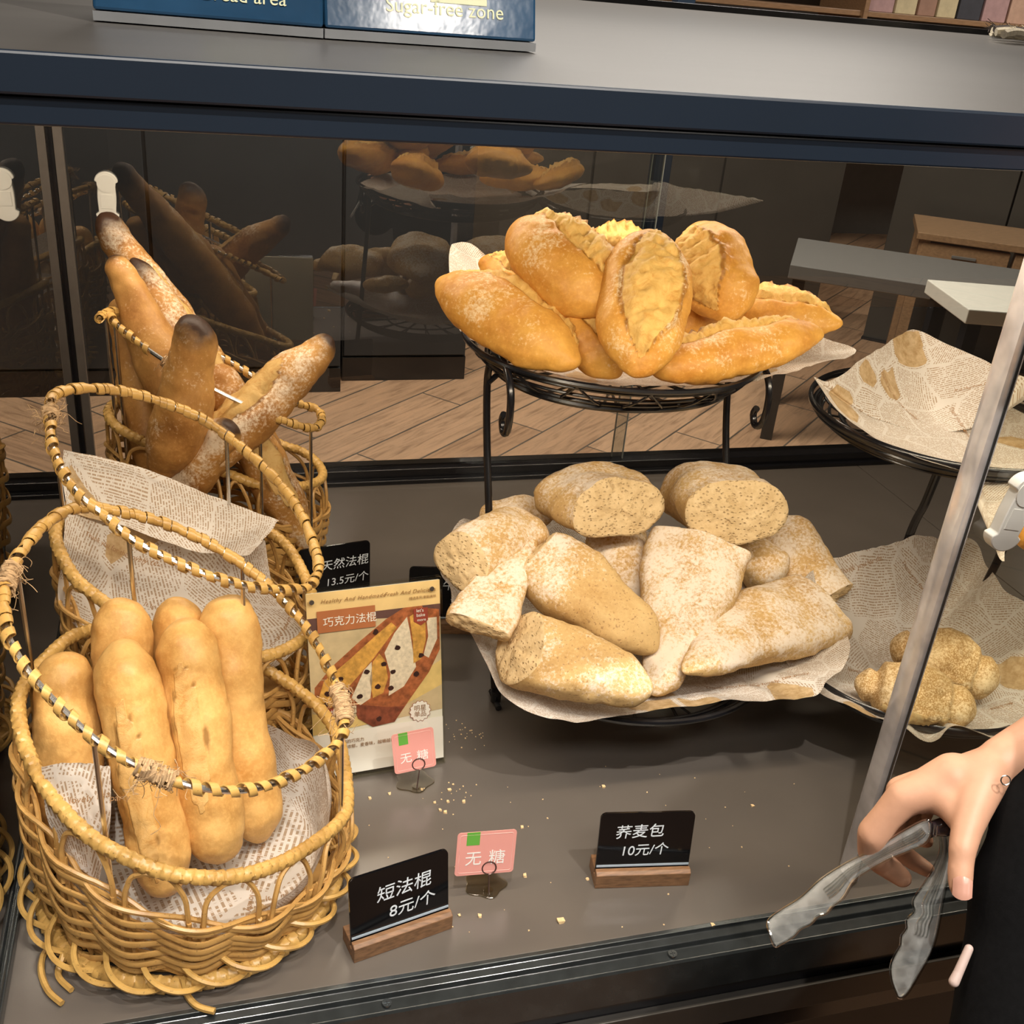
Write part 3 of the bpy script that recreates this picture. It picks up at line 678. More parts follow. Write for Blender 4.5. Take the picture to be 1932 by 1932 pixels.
# ------------------------------------------------------------------ wrapped hoops and baskets
def wrapped(mb, path, r0, pitch, closed=True, sides=10, ridge=.13):
    n = len(path); L = 0; segs = []
    for i in range(n): segs.append(L); L += (path[(i + 1) % n] - path[i]).length
    N = Vector((0, 0, 1)); vv = []
    k_ = max(1, round(L / pitch)) / L
    for i in range(n):
        a = path[i - 1] if (i > 0 or closed) else path[i]; b = path[(i + 1) % n] if (i < n - 1 or closed) else path[i]
        T = (b - a).normalized(); N = (Vector((0, 0, 1)) - T * T.z).normalized(); B = T.cross(N)
        for k in range(sides):
            an = 2 * pi * k / sides; fr = (segs[i] * k_ + k / sides) % 1.0
            r = r0 * (1 + ridge * (fr - .3) - (ridge * 1.1 if fr < .12 else 0)); vv.append(path[i] + (N * cos(an) + B * sin(an)) * r)
    ff = []
    for i in range(n if closed else n - 1):
        j = (i + 1) % n
        for k in range(sides): k2 = (k + 1) % sides; ff.append((i * sides + k, i * sides + k2, j * sides + k2, j * sides + k))
    mb.add(vv, ff)
def ribbon(mb, path, R, pitch, w=.0034, th=.0007, s0=0.0, s1=1.0, jit=.25, seed=0):
    """flat cane wound round the path between arc fractions s0..s1"""
    n = len(path); i0, i1 = int(s0 * n), int(s1 * n); pts = []; fr = []
    L = 0; ph = seed
    rnd = random.Random(seed)
    pj = 1.0
    for i in range(i0, i1):
        p = path[i % n]; q = path[(i + 1) % n]; T = (q - p).normalized(); N = (Vector((0, 0, 1)) - T * T.z).normalized(); B = T.cross(N)
        sub = 4
        for s in range(sub):
            c = p.lerp(q, s / sub); ph += 2 * pi * ((q - p).length / sub) / (pitch * pj)
            loose = 1 + .22 * sin(ph * .37 + seed)
            rad = N * cos(ph) + B * sin(ph)
            pts.append(c + rad * R * loose); fr.append((rad, T))
        pj += rnd.uniform(-.05, .05) * jit; pj = min(1.5, max(.75, pj))
    def prof(i):
        rad, T = fr[i]; a = pts[max(0, i - 1)]; b = pts[min(len(pts) - 1, i + 1)]; d = (b - a).normalized()
        w_ = d.cross(rad).normalized(); return rad, w_, th, w
    mb.tube(pts, 0, 6, prof=prof)
def jute(mb, path, s0, s1, seed):
    rnd = random.Random(seed); n = len(path)
    seg = [path[int((s0 + (s1 - s0) * k / 20) * n) % n] for k in range(21)]
    pts = []
    for k in range(20):
        T = (seg[k + 1] - seg[k]).normalized(); N = (Vector((0, 0, 1)) - T * T.z).normalized(); B = T.cross(N)
        for s in range(12):
            a = 2 * pi * s / 12 * 1.0 + k; pts.append(seg[k].lerp(seg[k + 1], s / 12) + (N * cos(a * 1.3) + B * sin(a * 1.3)) * (.0062 + .002 * rnd.random()))
    mb.tube(pts, .0013, 5)
    for i in range(46):
        p = seg[rnd.randrange(20)] + Vector((rnd.uniform(-.006, .006),) * 3); pp = [p]
        for s in range(4): p = p + Vector((rnd.uniform(-.008, .008), rnd.uniform(-.008, .008), rnd.uniform(-.009, .006))); pp.append(p)
        mb.tube(spline(pp, 3), .0003, 3)
def basket(label, hoop, rim, bc, brx, bry, rods, gap, ties, rows=13, ends=(), wraps=((0, 1, .013),), seed=1, foot=True):
    e = empty('wicker_basket', (bc[0], bc[1], 0), label, 'basket', None)
    hp_ = resample(spline(hoop, 10, True), .003, True); rm = resample(spline(rim, 10, True), .0016, True)
    rc = sum(rm, Vector()) / len(rm)
    tab = sorted((atan2(p.y - rc.y, p.x - rc.x), i) for i, p in enumerate(rm))
    import bisect
    angs = [t[0] for t in tab]
    def rimat(th):
        th = (th + pi) % (2 * pi) - pi; j = bisect.bisect(angs, th) % len(tab); return rm[tab[j][1]]
    hmin = min(p.z for p in rm)
    def wall(th, s, off=0):
        top = rimat(th); b = Vector((bc[0] + brx * cos(th), bc[1] + bry * sin(th), .014))
        d = Vector((cos(th), sin(th), 0)); p = b.lerp(top, s); bul = .010 * sin(pi * min(1, s))
        return p + d * (off + bul)
    def stop(th): h = rimat(th).z - .014; return max(.2, 1 - gap / h)
    NS = 16
    mb = MB()
    # weavers, each row slanting with the rim
    for k in range(rows):
        pts = []
        nn = 220
        for i in range(nn):
            th = 2 * pi * i / nn; st = stop(th); s = (k + .6) / rows * st
            off = .0052 * cos(NS / 2 * th + k * pi) + .0012 * noise.noise(Vector((th * 2, k, seed)))
            p = wall(th, s, off); p.z += .0016 * sin(3 * th + k) + .0012 * noise.noise(Vector((th * 3, k * 2, seed + 4))) - .0025 * cos(NS * th + k * 0) 
            pts.append(p)
        hgt = (rc.z - .014) * .72 / rows
        mb.tube(pts, 0, 6, True, prof=lambda i, pts=pts: ((pts[i] - Vector((rc.x, rc.y, pts[i].z))).normalized(), Vector((0, 0, 1)), .0019, max(.0023, hgt * .44)))
    # two looser top strands
    for q in range(2):
        pts = []
        for i in range(220):
            th = 2 * pi * i / 220; st = stop(th); s = st + .015 + .02 * sin(NS / 2 * th + q * pi)
            pts.append(wall(th, s, .006 * cos(NS / 2 * th + q * pi)))
        mb.tube(pts, .0023, 6, True)
    mb.build('woven_wall', M['rattan'], e)
    for j in range(NS):
        for dth in (-.035, .035):
            th = 2 * pi * j / NS + dth; pts = [wall(th, s, -.001) for s in (0, .25, .5, stop(th) + .02)]; MB().tube(spline(pts, 4), .0022, 6).build('stake', M['rattan'], e)
    for j in range(NS):
        t0 = 2 * pi * j / NS + .035; t1 = 2 * pi * (j + 1) / NS - .035; tm = (t0 + t1) / 2; pts = []
        for k in range(13):
            u = k / 12; a = pi * u; th = tm - (t1 - t0) / 2 * cos(a); s0 = stop(th) - .12
            s = s0 + (.97 - s0) * (sin(a) ** .55); pts.append(wall(th, s, .002 * (1 - 2 * (u > .5))))
        MB().tube(spline(pts, 3), .0024, 6).build('arch', M['rattan'], e)
    mb = MB(); wrapped(mb, rm, .0062, .0085, True, 10, .16); mb.build('rim', M['wrap'], e)
    if foot:
        mb = MB(); ring = resample([Vector((bc[0] + (brx + .008) * cos(t), bc[1] + (bry + .008) * sin(t), .0095)) for t in [2 * pi * i / 120 for i in range(120)]], .0016, True)
        wrapped(mb, ring, .0075, .0095, True, 10, .16)
        for j in range(26):
            t0 = 2 * pi * j / 26; pts = []
            for k in range(8):
                u = k / 7; th = t0 + u * .62; rr = .000 + .026 * sin(pi * min(1, u * 1.25)) ** .8; z = .030 * (1 - u) ** 1.6 + .0042 + .006 * sin(pi * u)
                pts.append(Vector((bc[0] + (brx + rr) * cos(th), bc[1] + (bry + rr) * sin(th), z)))
            mb.tube(spline(pts, 4), 0, 6, prof=None) if False else mb.tube(spline(pts, 4), .0026, 6)
        for en in ends: mb.tube(resample(spline(en, 6), .003), .0028, 6)
        mb.build('braided_foot', M['wrap'], e)
    mb = MB()
    fl = MB(); fl.tube([(bc[0], bc[1], .008), (bc[0], bc[1], .0125)], min(brx, bry) - .002, 40); fl.build('base', M['rattan'], e)
    mb = MB(); mb.tube(hp_, .0027, 8, True); mb.build('handle_hoop', M['chrome'], e)
    mb = MB()
    for i, (a, b, pit) in enumerate(wraps): ribbon(mb, hp_, .0047, pit, w=.0040, s0=a, s1=b, seed=seed * 5 + i)
    mb.build('cane_wrapping', M['wrap'], e)
    for i, (a, b) in enumerate(ties):
        mb = MB(); jute(mb, hp_, a, b, seed * 7 + i); mb.build('twine_tie', M['jute'], e)
    for q in rods:
        # nearest hoop point to the photographed rod head, then straight down
        best = min(hp_, key=lambda p: (abs(((p - CAM).dot(RIGHT)) / (p - CAM).dot(FWD) * F + 966 - q[0]) + abs(((p - CAM).dot(DOWN)) / (p - CAM).dot(FWD) * F + 966 - q[1])))
        MB().tube([best + Vector((0, 0, -.001)), Vector((best.x, best.y, .013))], .0021, 8).build('rod', M['chrome'], e)
    return e, rc, wall, rimat

up1 = [(10,1180),(8,1110),(40,1040),(90,985),(150,957),(240,968),(330,995),(420,1040),(500,1100),(575,1180),(625,1270),(650,1350),(640,1395),(612,1425),(560,1460),(480,1488),(400,1490),(320,1470),(240,1435),(180,1395),(120,1340),(60,1275),(25,1220)]
lo1 = [(38,1310),(45,1400),(90,1490),(160,1570),(240,1618),(330,1650),(430,1655),(520,1632),(600,1585),(648,1540),(655,1490),(640,1400),(610,1345),(560,1300),(500,1262),(420,1220),(330,1190),(240,1180),(150,1195),(90,1240)]
ends1 = [[PZ(105, 1775, .012), PZ(82, 1800, .004), PZ(78, 1835, .004), PZ(92, 1870, .004), PZ(117, 1893, .004)],
         [PZ(345, 1845, .02), PZ(352, 1875, .006), PZ(372, 1898, .004), PZ(405, 1908, .004)],
         [PZ(15, 1700, .01) if False else PZ(120, 1800, .012), PZ(110, 1840, .004), PZ(135, 1868, .004)]]
b1 = basket('front wicker basket holding pale short loaves, nearest the left corner', [PP(x, y, (-.096, .6685, .252), -.46, .21) for x, y in up1],
            [PP(x, y, (-.095, .6685, .156), -.4, .1) for x, y in lo1], (-.034, .795), .128, .132, [(175, 1395), (641, 1385), (30, 1060), (455, 1062)], .048,
            [(.045, .075), (.545, .59), (.80, .83)], ends=ends1, wraps=((0, 1, .0135), (.10, .42, .008), (.0, .08, .007)), seed=1)
up2 = [(95,790),(100,748),(150,733),(230,738),(300,757),(380,790),(450,840),(520,905),(570,975),(600,1060),(590,1098),(560,1112),(480,1108),(400,1088),(320,1055),(250,1018),(200,975),(150,935),(118,890),(98,840)]
lo2 = [(105,1000),(130,1075),(175,1120),(250,1170),(340,1210),(420,1235),(500,1238),(570,1205),(592,1150),(578,1095),(545,1035),(500,1000),(420,965),(330,940),(230,925),(150,940)]
b2 = basket('middle wicker basket lined with printed paper and holding no bread', [PP(x, y, (-.15, 1.02, .385), -.5, .2) for x, y in up2],
            [PP(x, y, (-.02, 1.0, .195), -.4, .15) for x, y in lo2], (-.025, 1.03), .115, .112, [(100, 760), (239, 1015), (455, 1105), (430, 822)], .05,
            [(.0, .02)], wraps=((0, 1, .013), (.04, .55, .009)), seed=2)
up3 = [(187,600),(205,594),(222,615),(280,660),(350,705),(430,748),(490,775),(540,795),(590,808),(607,792),(597,772),(560,760),(510,730),(470,705),(420,675),(350,640),(280,607),(215,588)]
lo3 = [(215,800),(260,828),(330,855),(420,890),(510,920),(580,915),(608,900),(600,875),(570,852),(530,838),(450,800),(350,765),(270,752),(225,757),(205,775)]
b3 = basket('rear wicker basket packed with long dark baguettes', [PP(x, y, (-.12, 1.3, .385), -.5, .1) for x, y in up3],
            [PP(x, y, (-.118, 1.3, .25), -.4, .1) for x, y in lo3], (.012, 1.33), .118, .095, [(213, 612), (487, 776), (585, 806), (200, 596)], .05,
            [(.17, .24)], wraps=((0, .14, .012), (.33, .62, .008), (.62, 1, .013), (.94, 1, .006)), seed=3)

# ------------------------------------------------------------------ wire stands
def wire_plate(mb, c, rb, rr, zr, thick=True):
    for r, z, t in ((rb, c[2], .0042), (rb + .004, c[2] + .006, .0026), (rb * .45 + rr * .55, c[2] + (zr - c[2]) * .5, .0022), (rr * .97, zr - .006, .0024), (rr, zr, .0036), (rb * .55, c[2] + .001, .002), (rb * .2, c[2] + .001, .002)):
        mb.tube([(c[0] + r * cos(a), c[1] + r * sin(a), z + .0012 * sin(a * 3 + r * 40)) for a in [2 * pi * i / 96 for i in range(96)]], t, 8, True)
    for k in range(28):
        a = 2 * pi * k / 28; d = .35 * (1 if k % 2 else -1)
        mb.tube(spline([(c[0] + rb * .2 * cos(a), c[1] + rb * .2 * sin(a), c[2] + .003), (c[0] + rb * cos(a + d * .5), c[1] + rb * sin(a + d * .5), c[2] + .004), (c[0] + rr * cos(a + d), c[1] + rr * sin(a + d), zr)], 6), .0016, 6)
st1 = empty('bread_stand', (.475, 1.0, 0), 'two tier black wire stand with scrolled legs, holding both loaf piles', 'stand')
def frame1(X):
    yz = [(1.0, .006), (1.015, .03), (1.06, .12), (1.098, .216), (1.13, .29), (1.147, .345), (1.148, .375), (1.13, .400), (1.10, .408), (1.068, .402), (1.050, .385), (1.046, .36), (1.052, .338), (1.066, .332), (1.074, .343), (1.069, .352)]
    p = resample(spline([(X, y, z) for y, z in yz], 8), .004); n = len(p)
    mb = MB().tube(p, [.0048 - .0006 * (i / n) for i in range(n)], 10)
    mb.tube([(X, .985, .0042), (X, 1.02, .0042)], .004, 8); mb.tube([(X, 1.0, .0042), (X, 1.0, .02)], .0065, 10)
    # rear strut of the side frame
    mb.tube(resample(spline([(X, 1.09, .20), (X, 1.10, .10), (X, 1.10, .006)], 6), .005), .0042, 8) if False else None
    return mb
for X in (.318, .634): frame1(X).build('scroll_leg', M['black'], st1)
mb = MB(); wire_plate(mb, (.476, 1.165, .374), .148, .182, .408); mb.tube([(.318, 1.147, .36), (.335, 1.15, .374)], .0035, 8).tube([(.634, 1.147, .36), (.615, 1.15, .374)], .0035, 8); mb.build('wire_plate', M['black'], st1)
mb = MB(); wire_plate(mb, (.470, .985, .080), .146, .170, .098); mb.tube([(.318, 1.045, .085), (.330, 1.03, .086)], .0035, 8).tube([(.634, 1.045, .085), (.612, 1.03, .082)], .0035, 8); mb.build('wire_plate', M['black'], st1)
st2 = empty('bread_stand', (.86, .95, 0), 'two tier black stand at right with paper lined plates, mostly bare', 'stand')
def solid_plate(c, rb, rr, zr, hollow=True):
    mb = MB()
    mb.tube([(c[0] + rr * cos(a), c[1] + rr * sin(a), zr) for a in [2 * pi * i / 96 for i in range(96)]], 0, 8, True, prof=lambda i: (Vector((cos(2 * pi * i / 96), sin(2 * pi * i / 96), 0)), Vector((0, 0, 1)), .0032, .0055))
    mb.tube([(c[0] + (rr - .006) * cos(a), c[1] + (rr - .006) * sin(a), zr - .009) for a in [2 * pi * i / 96 for i in range(96)]], .003, 8, True)
    wire_plate(mb, c, rb, rr - .012, zr - .012)
    return mb
solid_plate((.875, 1.03, .325), .12, .165, .352).build('plate', M['black'], st2)
solid_plate((.815, .905, .065), .12, .165, .10).build('plate', M['black'], st2)
lg = [PY(1772, 884, 1.02), PY(1745, 950, 1.03), PY(1714, 1016, 1.04)]; lg.append(Vector((lg[2].x - .004, lg[2].y, .006)))
for pts in (lg, [(1.0, 1.0, .335), (.995, .99, .25), (.955, .97, .12), (.93, .98, .005)]):
    MB().tube(resample(spline(pts, 8), .006), 0, 8, prof=lambda i: (Vector((1, 0, 0)), Vector((0, 1, 0)), .0068, .004)).build('leg', M['black'], st2)

# ------------------------------------------------------------------ papers
from mathutils.bvhtree import BVHTree
def print_on(o, items):
    me = o.data; bvh = BVHTree.FromPolygons([o.matrix_world @ v.co for v in me.vertices], [tuple(p.vertices) for p in me.polygons])
    for body, q, size, ang in items:
        hit = bvh.ray_cast(CAM, ray(*q).normalized())
        if hit[0] is None: continue
        p, n = hit[0], hit[1]
        if n.dot(CAM - p) < 0: n = -n
        xd = (RIGHT - n * RIGHT.dot(n)).normalized(); xd = Matrix.Rotation(ang, 3, n) @ xd; yd = n.cross(xd)
        def mp(co, p=p, n=n, xd=xd, yd=yd):
            s_ = p + xd * co.x + yd * co.y + n * .02; h = bvh.ray_cast(s_, -n, .05)
            return (h[0] + n * .0005) if h[0] is not None else s_ - n * .02
        text(body, size, M['paperink'], o, None, 'lettering', mapf=mp, shear=.15)
def outline_sheet(label, outl, center, p=2.4, fold=.004, seed=0, texts=(), crease=0.0, th=.0004):
    O = resample(spline(outl, 6, True), .004, True); n = len(O); cc = Vector(center); rings = 40
    V = []; UV = []; Fc = []
    for j in range(rings + 1):
        r = j / rings
        for i in range(n):
            d = O[i] - cc; q = Vector((cc.x + d.x * r, cc.y + d.y * r, cc.z + d.z * r ** p))
            ph = 2 * pi * i / n
            q.z += fold * r * (.6 * noise.noise(Vector((q.x * 26, q.y * 26, seed))) + .9 * r * r * noise.noise(Vector((cos(ph) * 3.5 + seed, sin(ph) * 3.5, r * 1.5))) + .5 * abs(noise.noise(Vector((q.x * 40 + q.y * 22, seed, q.y * 9)))))
            V.append(q); UV.append(((q.x - cc.x) * (1 + .3 * r * r) + seed * .173, (q.y - cc.y) * (1 + .3 * r * r) + seed * .291))
    for j in range(rings):
        for i in range(n):
            i2 = (i + 1) % n; a, b, c, d = j * n + i, j * n + i2, (j + 1) * n + i2, (j + 1) * n + i
            Fc.append((a, d, c, b) if j else (a, d, c))
    V2 = [V[0]] + V[n:]; UV2 = [UV[0]] + UV[n:]
    remap = lambda k: 0 if k < n else k - n + 1
    Fc = [tuple(dict.fromkeys(remap(k) for k in f)) for f in Fc]
    me = bpy.data.meshes.new('paper'); me.from_pydata([tuple(v) for v in V2], [], Fc); uvl = me.uv_layers.new(name='UVMap')
    for lp in me.loops: uvl.data[lp.index].uv = UV2[lp.vertex_index]
    me.materials.append(M['paper']); me.polygons.foreach_set('use_smooth', [True] * len(me.polygons)); me.update()
    o = bpy.data.objects.new('liner_paper', me); C.objects.link(o); recentre(o); tag(o, label, 'paper')
    bpy.context.view_layer.update(); print_on(o, texts); return o
TEA = 'Thank you for the lovely tea party'
outline_sheet('printed paper under the golden loaves on the upper plate', [PZ(852, 462, .455), PZ(900, 470, .445), PZ(1000, 560, .42), (.50, 1.33, .42), (.62, 1.30, .42), (.70, 1.22, .42), PZ(1560, 640, .415), PZ(1616, 661, .412), PZ(1560, 682, .408), PZ(1480, 706, .404), PZ(1380, 726, .402), PZ(1250, 730, .402), PZ(1110, 722, .404), PZ(1010, 697, .406), PZ(940, 662, .408), PZ(868, 618, .412), PZ(850, 540, .425)], (.476, 1.165, .379), fold=.005, seed=3)
outline_sheet('printed paper under the floury buckwheat pieces on the lower plate', [PZ(866, 990, .175), PZ(930, 980, .16), PZ(1050, 960, .15), (.55, 1.16, .14), (.63, 1.08, .135), PZ(1560, 1130, .14), PZ(1600, 1215, .14), PZ(1590, 1262, .138), PZ(1560, 1285, .135), PZ(1535, 1312, .128), PZ(1430, 1322, .125), PZ(1330, 1326, .122), PZ(1210, 1348, .118), PZ(1090, 1362, .118), PZ(1000, 1345, .122), PZ(948, 1310, .126), PZ(915, 1250, .132), PZ(888, 1205, .138), PZ(855, 1160, .150), PZ(850, 1110, .155), PZ(830, 1072, .165)], (.470, .985, .088), p=1.9, fold=.007, seed=8,
              texts=[(TEA, (1330, 1300), .0085, .1)])
outline_sheet('wide printed paper sheet with nothing on it on the right upper plate', [PZ(1536, 716, .39), PZ(1568, 722, .385), PZ(1640, 672, .40), PZ(1722, 628, .41), PZ(1830, 668, .405), PZ(1960, 720, .40), (1.18, 1.15, .39), (1.15, .95, .37), (1.02, .80, .36), PZ(1938, 1000, .335), PZ(1892, 1062, .325), PZ(1868, 985, .335), PZ(1845, 905, .345), PZ(1760, 876, .352), PZ(1680, 842, .356), PZ(1610, 800, .362)], (.875, 1.03, .331), fold=.006, seed=12,
              texts=[(TEA, (1660, 700), .0075, -1.0), (TEA, (1790, 770), .0075, -1.45), ('It is the new tea', (1800, 740), .007, -.2)])
outline_sheet('crumpled printed paper under the seeded rolls on the right lower plate', [PZ(1480, 1230, .13), PZ(1490, 1140, .15), PZ(1550, 1062, .165), PZ(1640, 1036, .17), PZ(1740, 1022, .17), PZ(1840, 1030, .165), PZ(1890, 1110, .15), PZ(1990, 1180, .14), PZ(2060, 1300, .12), PZ(1960, 1400, .108), PZ(1880, 1395, .108), PZ(1800, 1372, .108), PZ(1760, 1392, .106), PZ(1700, 1368, .106), PZ(1640, 1348, .108), PZ(1570, 1320, .112), PZ(1530, 1290, .115)], (.815, .905, .071), fold=.012, seed=21,
              texts=[(TEA, (1585, 1085), .0095, .35), ('lovely tea party', (1600, 1265), .0085, 0), (TEA, (1700, 1060), .0085, -.9), ('every cup', (1870, 1340), .008, .3)])
# liners inside the baskets
def wall_liner(label, bk, t0, t1, v0, hfun, seed, texts=(), zf=.02, rin=.90):
    e, rc, wall, rimat = bk; nu, nv = 90, 30
    def S(u, v):
        th = t0 + (t1 - t0) * u; base = wall(th, 0.02, 0); ctr_ = Vector((e.location.x, e.location.y, zf))
        if v < .4: q = ctr_.lerp(base, v / .4 * rin); q.z = zf
        else:
            s = (v - .4) / .6 * hfun(u); q = wall(th, s, -.006); q.z = max(q.z, zf)
            cen = Vector((e.location.x, e.location.y, q.z)); q = cen.lerp(q, rin + .04 * noise.noise(Vector((u * 14, v * 4, seed))))
        q.z += .003 * noise.noise(Vector((u * 20, v * 9, seed))) * v; return q
    o = build_sheet('liner_paper', S, nu, nv, lambda u, v: (v * .16 * cos(t0 + (t1 - t0) * u) + seed * .1, v * .16 * sin(t0 + (t1 - t0) * u)), label)
    bpy.context.view_layer.update(); print_on(o, texts); return o
wall_liner('printed paper lining the front basket around the short loaves', b1, -pi, pi, 0, lambda u: .58 + .32 * smooth(.40, .47, u) * (1 - smooth(.55, .62, u)) - .22 * smooth(.05, .2, u) * (1 - smooth(.38, .44, u)), 5, texts=[(TEA, (490, 1590), .0085, -1.5), ('It is new', (500, 1700), .008, .3)])
def patch(label, c, fn, seed, texts=(), k=.34, name='liner_paper'):
    P = [[Vector(q) for q in row] for row in c]      # rows (v) of control points (u)
    def cr(a, t):
        n = len(a) - 1; x = t * n; i = min(n - 1, int(x)); f = x - i
        p0, p1, p2, p3 = a[max(0, i - 1)], a[i], a[i + 1], a[min(n, i + 2)]
        return .5 * ((2 * p1) + (p2 - p0) * f + (2 * p0 - 5 * p1 + 4 * p2 - p3) * f * f + (3 * p1 - p0 - 3 * p2 + p3) * f ** 3)
    def S(u, v): return cr([cr(r, u) for r in P], v) + Vector((0, .8, .3)) * (fn * (noise.noise(Vector((u * 5, v * 5, seed))) + .4 * noise.noise(Vector((u * 12, v * 12, seed)))))
    L1 = sum((P[0][i + 1] - P[0][i]).length for i in range(len(P[0]) - 1)); L2 = sum((P[i + 1][0] - P[i][0]).length for i in range(len(P) - 1))
    o = build_sheet(name, S, 60, 40, lambda u, v: (u * L1 + seed * .31, v * L2 + seed * .17), label)
    bpy.context.view_layer.update(); print_on(o, texts); return o
patch('large printed paper corner standing up out of the middle basket', [[PY(120, 848, 1.10), PY(260, 880, 1.125), PY(400, 935, 1.12), PY(526, 982, 1.06)], [PY(118, 905, 1.08), PY(255, 940, 1.10), PY(390, 985, 1.09), PY(500, 1015, 1.03)], [PY(128, 965, 1.05), PY(250, 1000, 1.07), PY(370, 1040, 1.05), PY(472, 1046, 1.0)]], .004, 31)
patch('lower printed paper lining the middle basket', [[PY(126, 940, 1.062), PY(250, 990, 1.09), PY(400, 1000, 1.11), PY(500, 1020, 1.07)], [PY(118, 1050, 1.0), PY(240, 1080, 1.06), PY(390, 1100, 1.07), PY(520, 1120, 1.02)], [PY(112, 1135, .985), PY(230, 1180, 1.01), PY(400, 1190, 1.02), PY(580, 1198, .975)], [PY(170, 1215, .955), PY(260, 1250, .96), PY(400, 1260, .955), PY(510, 1262, .95)]], .006, 34,
      texts=[('Thank you for the lovely tea party', (160, 1010), .0085, .2), ('It is new', (270, 1142), .008, -.1), ('to the lovely tea', (512, 1222), .008, 1.0)])
patch('small paper sheet wrapped up over the leftmost short loaf', [[PY(78, 1446, .735), PY(120, 1440, .726), PY(165, 1440, .722), PY(208, 1446, .728)], [PY(88, 1540, .715), PY(125, 1540, .704), PY(165, 1545, .702), PY(208, 1550, .708)], [PY(118, 1600, .705), PY(140, 1625, .698), PY(165, 1650, .694), PY(185, 1670, .70)]], .002, 41, texts=[('lovely tea party', (130, 1515), .0075, 0)])

# ------------------------------------------------------------------ short pale loaves in the front basket
G1 = 'short pale loaves in the front basket'
def roll(lbl, a, b, wd, sd, **k): return loaf('short_baguette', M['softroll'], lbl, G1, PY(*a), PY(*b), [(0, wd * .86, .9), (.25, wd, .92), (.7, wd, .92), (1, wd * .92, .92)], ra=.17, rb=.15, seed=sd, flour=.15, lump=.005, **k)
roll('short pale loaf at far left, half hidden by the paper sheet', (165, 1650, .755), (118, 1230, .84), 118, 1, bend=-8)
roll('short pale loaf standing at the back left of the front basket', (262, 1520, .81), (220, 1128, .875), 108, 2)
roll('short pale loaf at back centre, only its top showing', (370, 1500, .83), (328, 1126, .90), 104, 3)
roll('longest pale loaf at the right back with smooth dimpled skin', (492, 1590, .79), (430, 1122, .885), 116, 4, bend=-14)
roll('split pale loaf at front left reaching down to the rim', (318, 1690, .72), (228, 1205, .825), 118, 5, score=(.08, .80, -.35, .42, .0035), bend=-4)
roll('split pale loaf in front centre, lying over two others', (420, 1628, .745), (345, 1166, .85), 122, 6, score=(.25, .85, -.3, .45, .0035), bend=-6)

# ------------------------------------------------------------------ dark long baguettes
G3 = 'long dark baguettes in the rear basket'
def bag(lbl, a, b, keys, sd, **k): return loaf('baguette', M['darkbag'], lbl, G3, PY(*a), PY(*b), keys, seed=sd, lump=.006, nseg=80, **k)
bag('tallest dark baguette, burnt tip beside the white handle', (560, 960, 1.31), (190, 402, 1.46), [(0, 70, 1), (.4, 95, 1), (.75, 78, 1), (1, 46, 1)], 11, rb=.05, dark=(0, .20), flour=1.3, score=(.15, .8, .3, .5, .005))
bag('smooth golden baguette left of the tallest with small dark tip', (395, 880, 1.25), (212, 482, 1.39), [(0, 80, 1), (.5, 104, 1), (.8, 72, 1), (1, 34, 1)], 12, rb=.06, dark=(0, .07), flour=.35)
bag('floury baguette with brown tip tucked between two taller ones', (520, 900, 1.29), (248, 486, 1.42), [(0, 70, 1), (.5, 84, 1), (.8, 62, 1), (1, 38, 1)], 13, rb=.07, dark=(0, .22), flour=1.2, score=(.1, .7, .2, .6, .005))
bag('baguette with black knob tip in front of the pile', (300, 905, 1.245), (368, 596, 1.24), [(0, 80, 1), (.35, 104, 1), (.6, 100, 1), (.85, 84, 1), (1, 62, 1)], 14, rb=.09, dark=(0, .26), flour=.5, bend=18)
bag('reddish baguette leaning out to the right over the rim', (352, 905, 1.235), (626, 636, 1.30), [(0, 84, 1), (.4, 96, 1), (.7, 84, 1), (1, 56, 1)], 15, rb=.08, dark=(0, .16), flour=1.3, score=(.25, .75, -.4, .7, .005))
bag('low baguette at the basket right side seen under the rim', (585, 1040, 1.27), (400, 690, 1.33), [(0, 60, 1), (.5, 92, 1), (1, 70, 1)], 16, rb=.1, flour=1.0, score=(.2, .8, 0, .6, .005))
bag('short floury baguette end leaning at the front of the rear basket', (290, 990, 1.27), (440, 800, 1.225), [(0, 60, 1), (.5, 78, 1), (1, 66, 1)], 17, rb=.14, flour=1.6, dark=(0, .1))
bag('dark baguette standing at the left side behind the rim', (300, 930, 1.30), (228, 560, 1.41), [(0, 70, 1), (.5, 80, 1), (1, 46, 1)], 18, rb=.1, flour=.3, dark=(0, .0))

# ------------------------------------------------------------------ golden loaves on the upper plate
G4 = 'golden split loaves on the upper plate'
def bat(lbl, a, b, wd, sd, ac=0., sc=.62, ratio=.8, rel=.010, **k):
    return loaf('golden_loaf', M['batard'], lbl, G4, PY(*a), PY(*b), [(0, wd * .74, ratio), (.3, wd * .97, ratio), (.5, wd, ratio), (.7, wd * .95, ratio), (1, wd * .68, ratio)], ra=.30, rb=.30, seed=sd, score=(.06, .93, ac, sc, rel) if sc else None, base_flat=.25, nseg=96, sides=64, lump=.005, **k)
bat('golden loaf at the left end of the upper plate', (826, 528, 1.19), (1092, 690, 1.035), 142, 21, ac=-1.15, sc=.42, flour=1.1, flour_at=(.42, .5))
bat('golden loaf mostly hidden behind the left one', (905, 490, 1.30), (1080, 600, 1.22), 96, 22, ac=-.3, flour=.4)
bat('small part of golden loaf low between left and centre ones', (1048, 572, 1.13), (1168, 712, 1.045), 108, 29, ac=-.5, sc=.5, flour=.5)
bat('golden loaf under the pile in shade right of centre', (1245, 620, 1.16), (1420, 575, 1.22), 92, 30, ac=-.3, sc=.5, flour=.3)
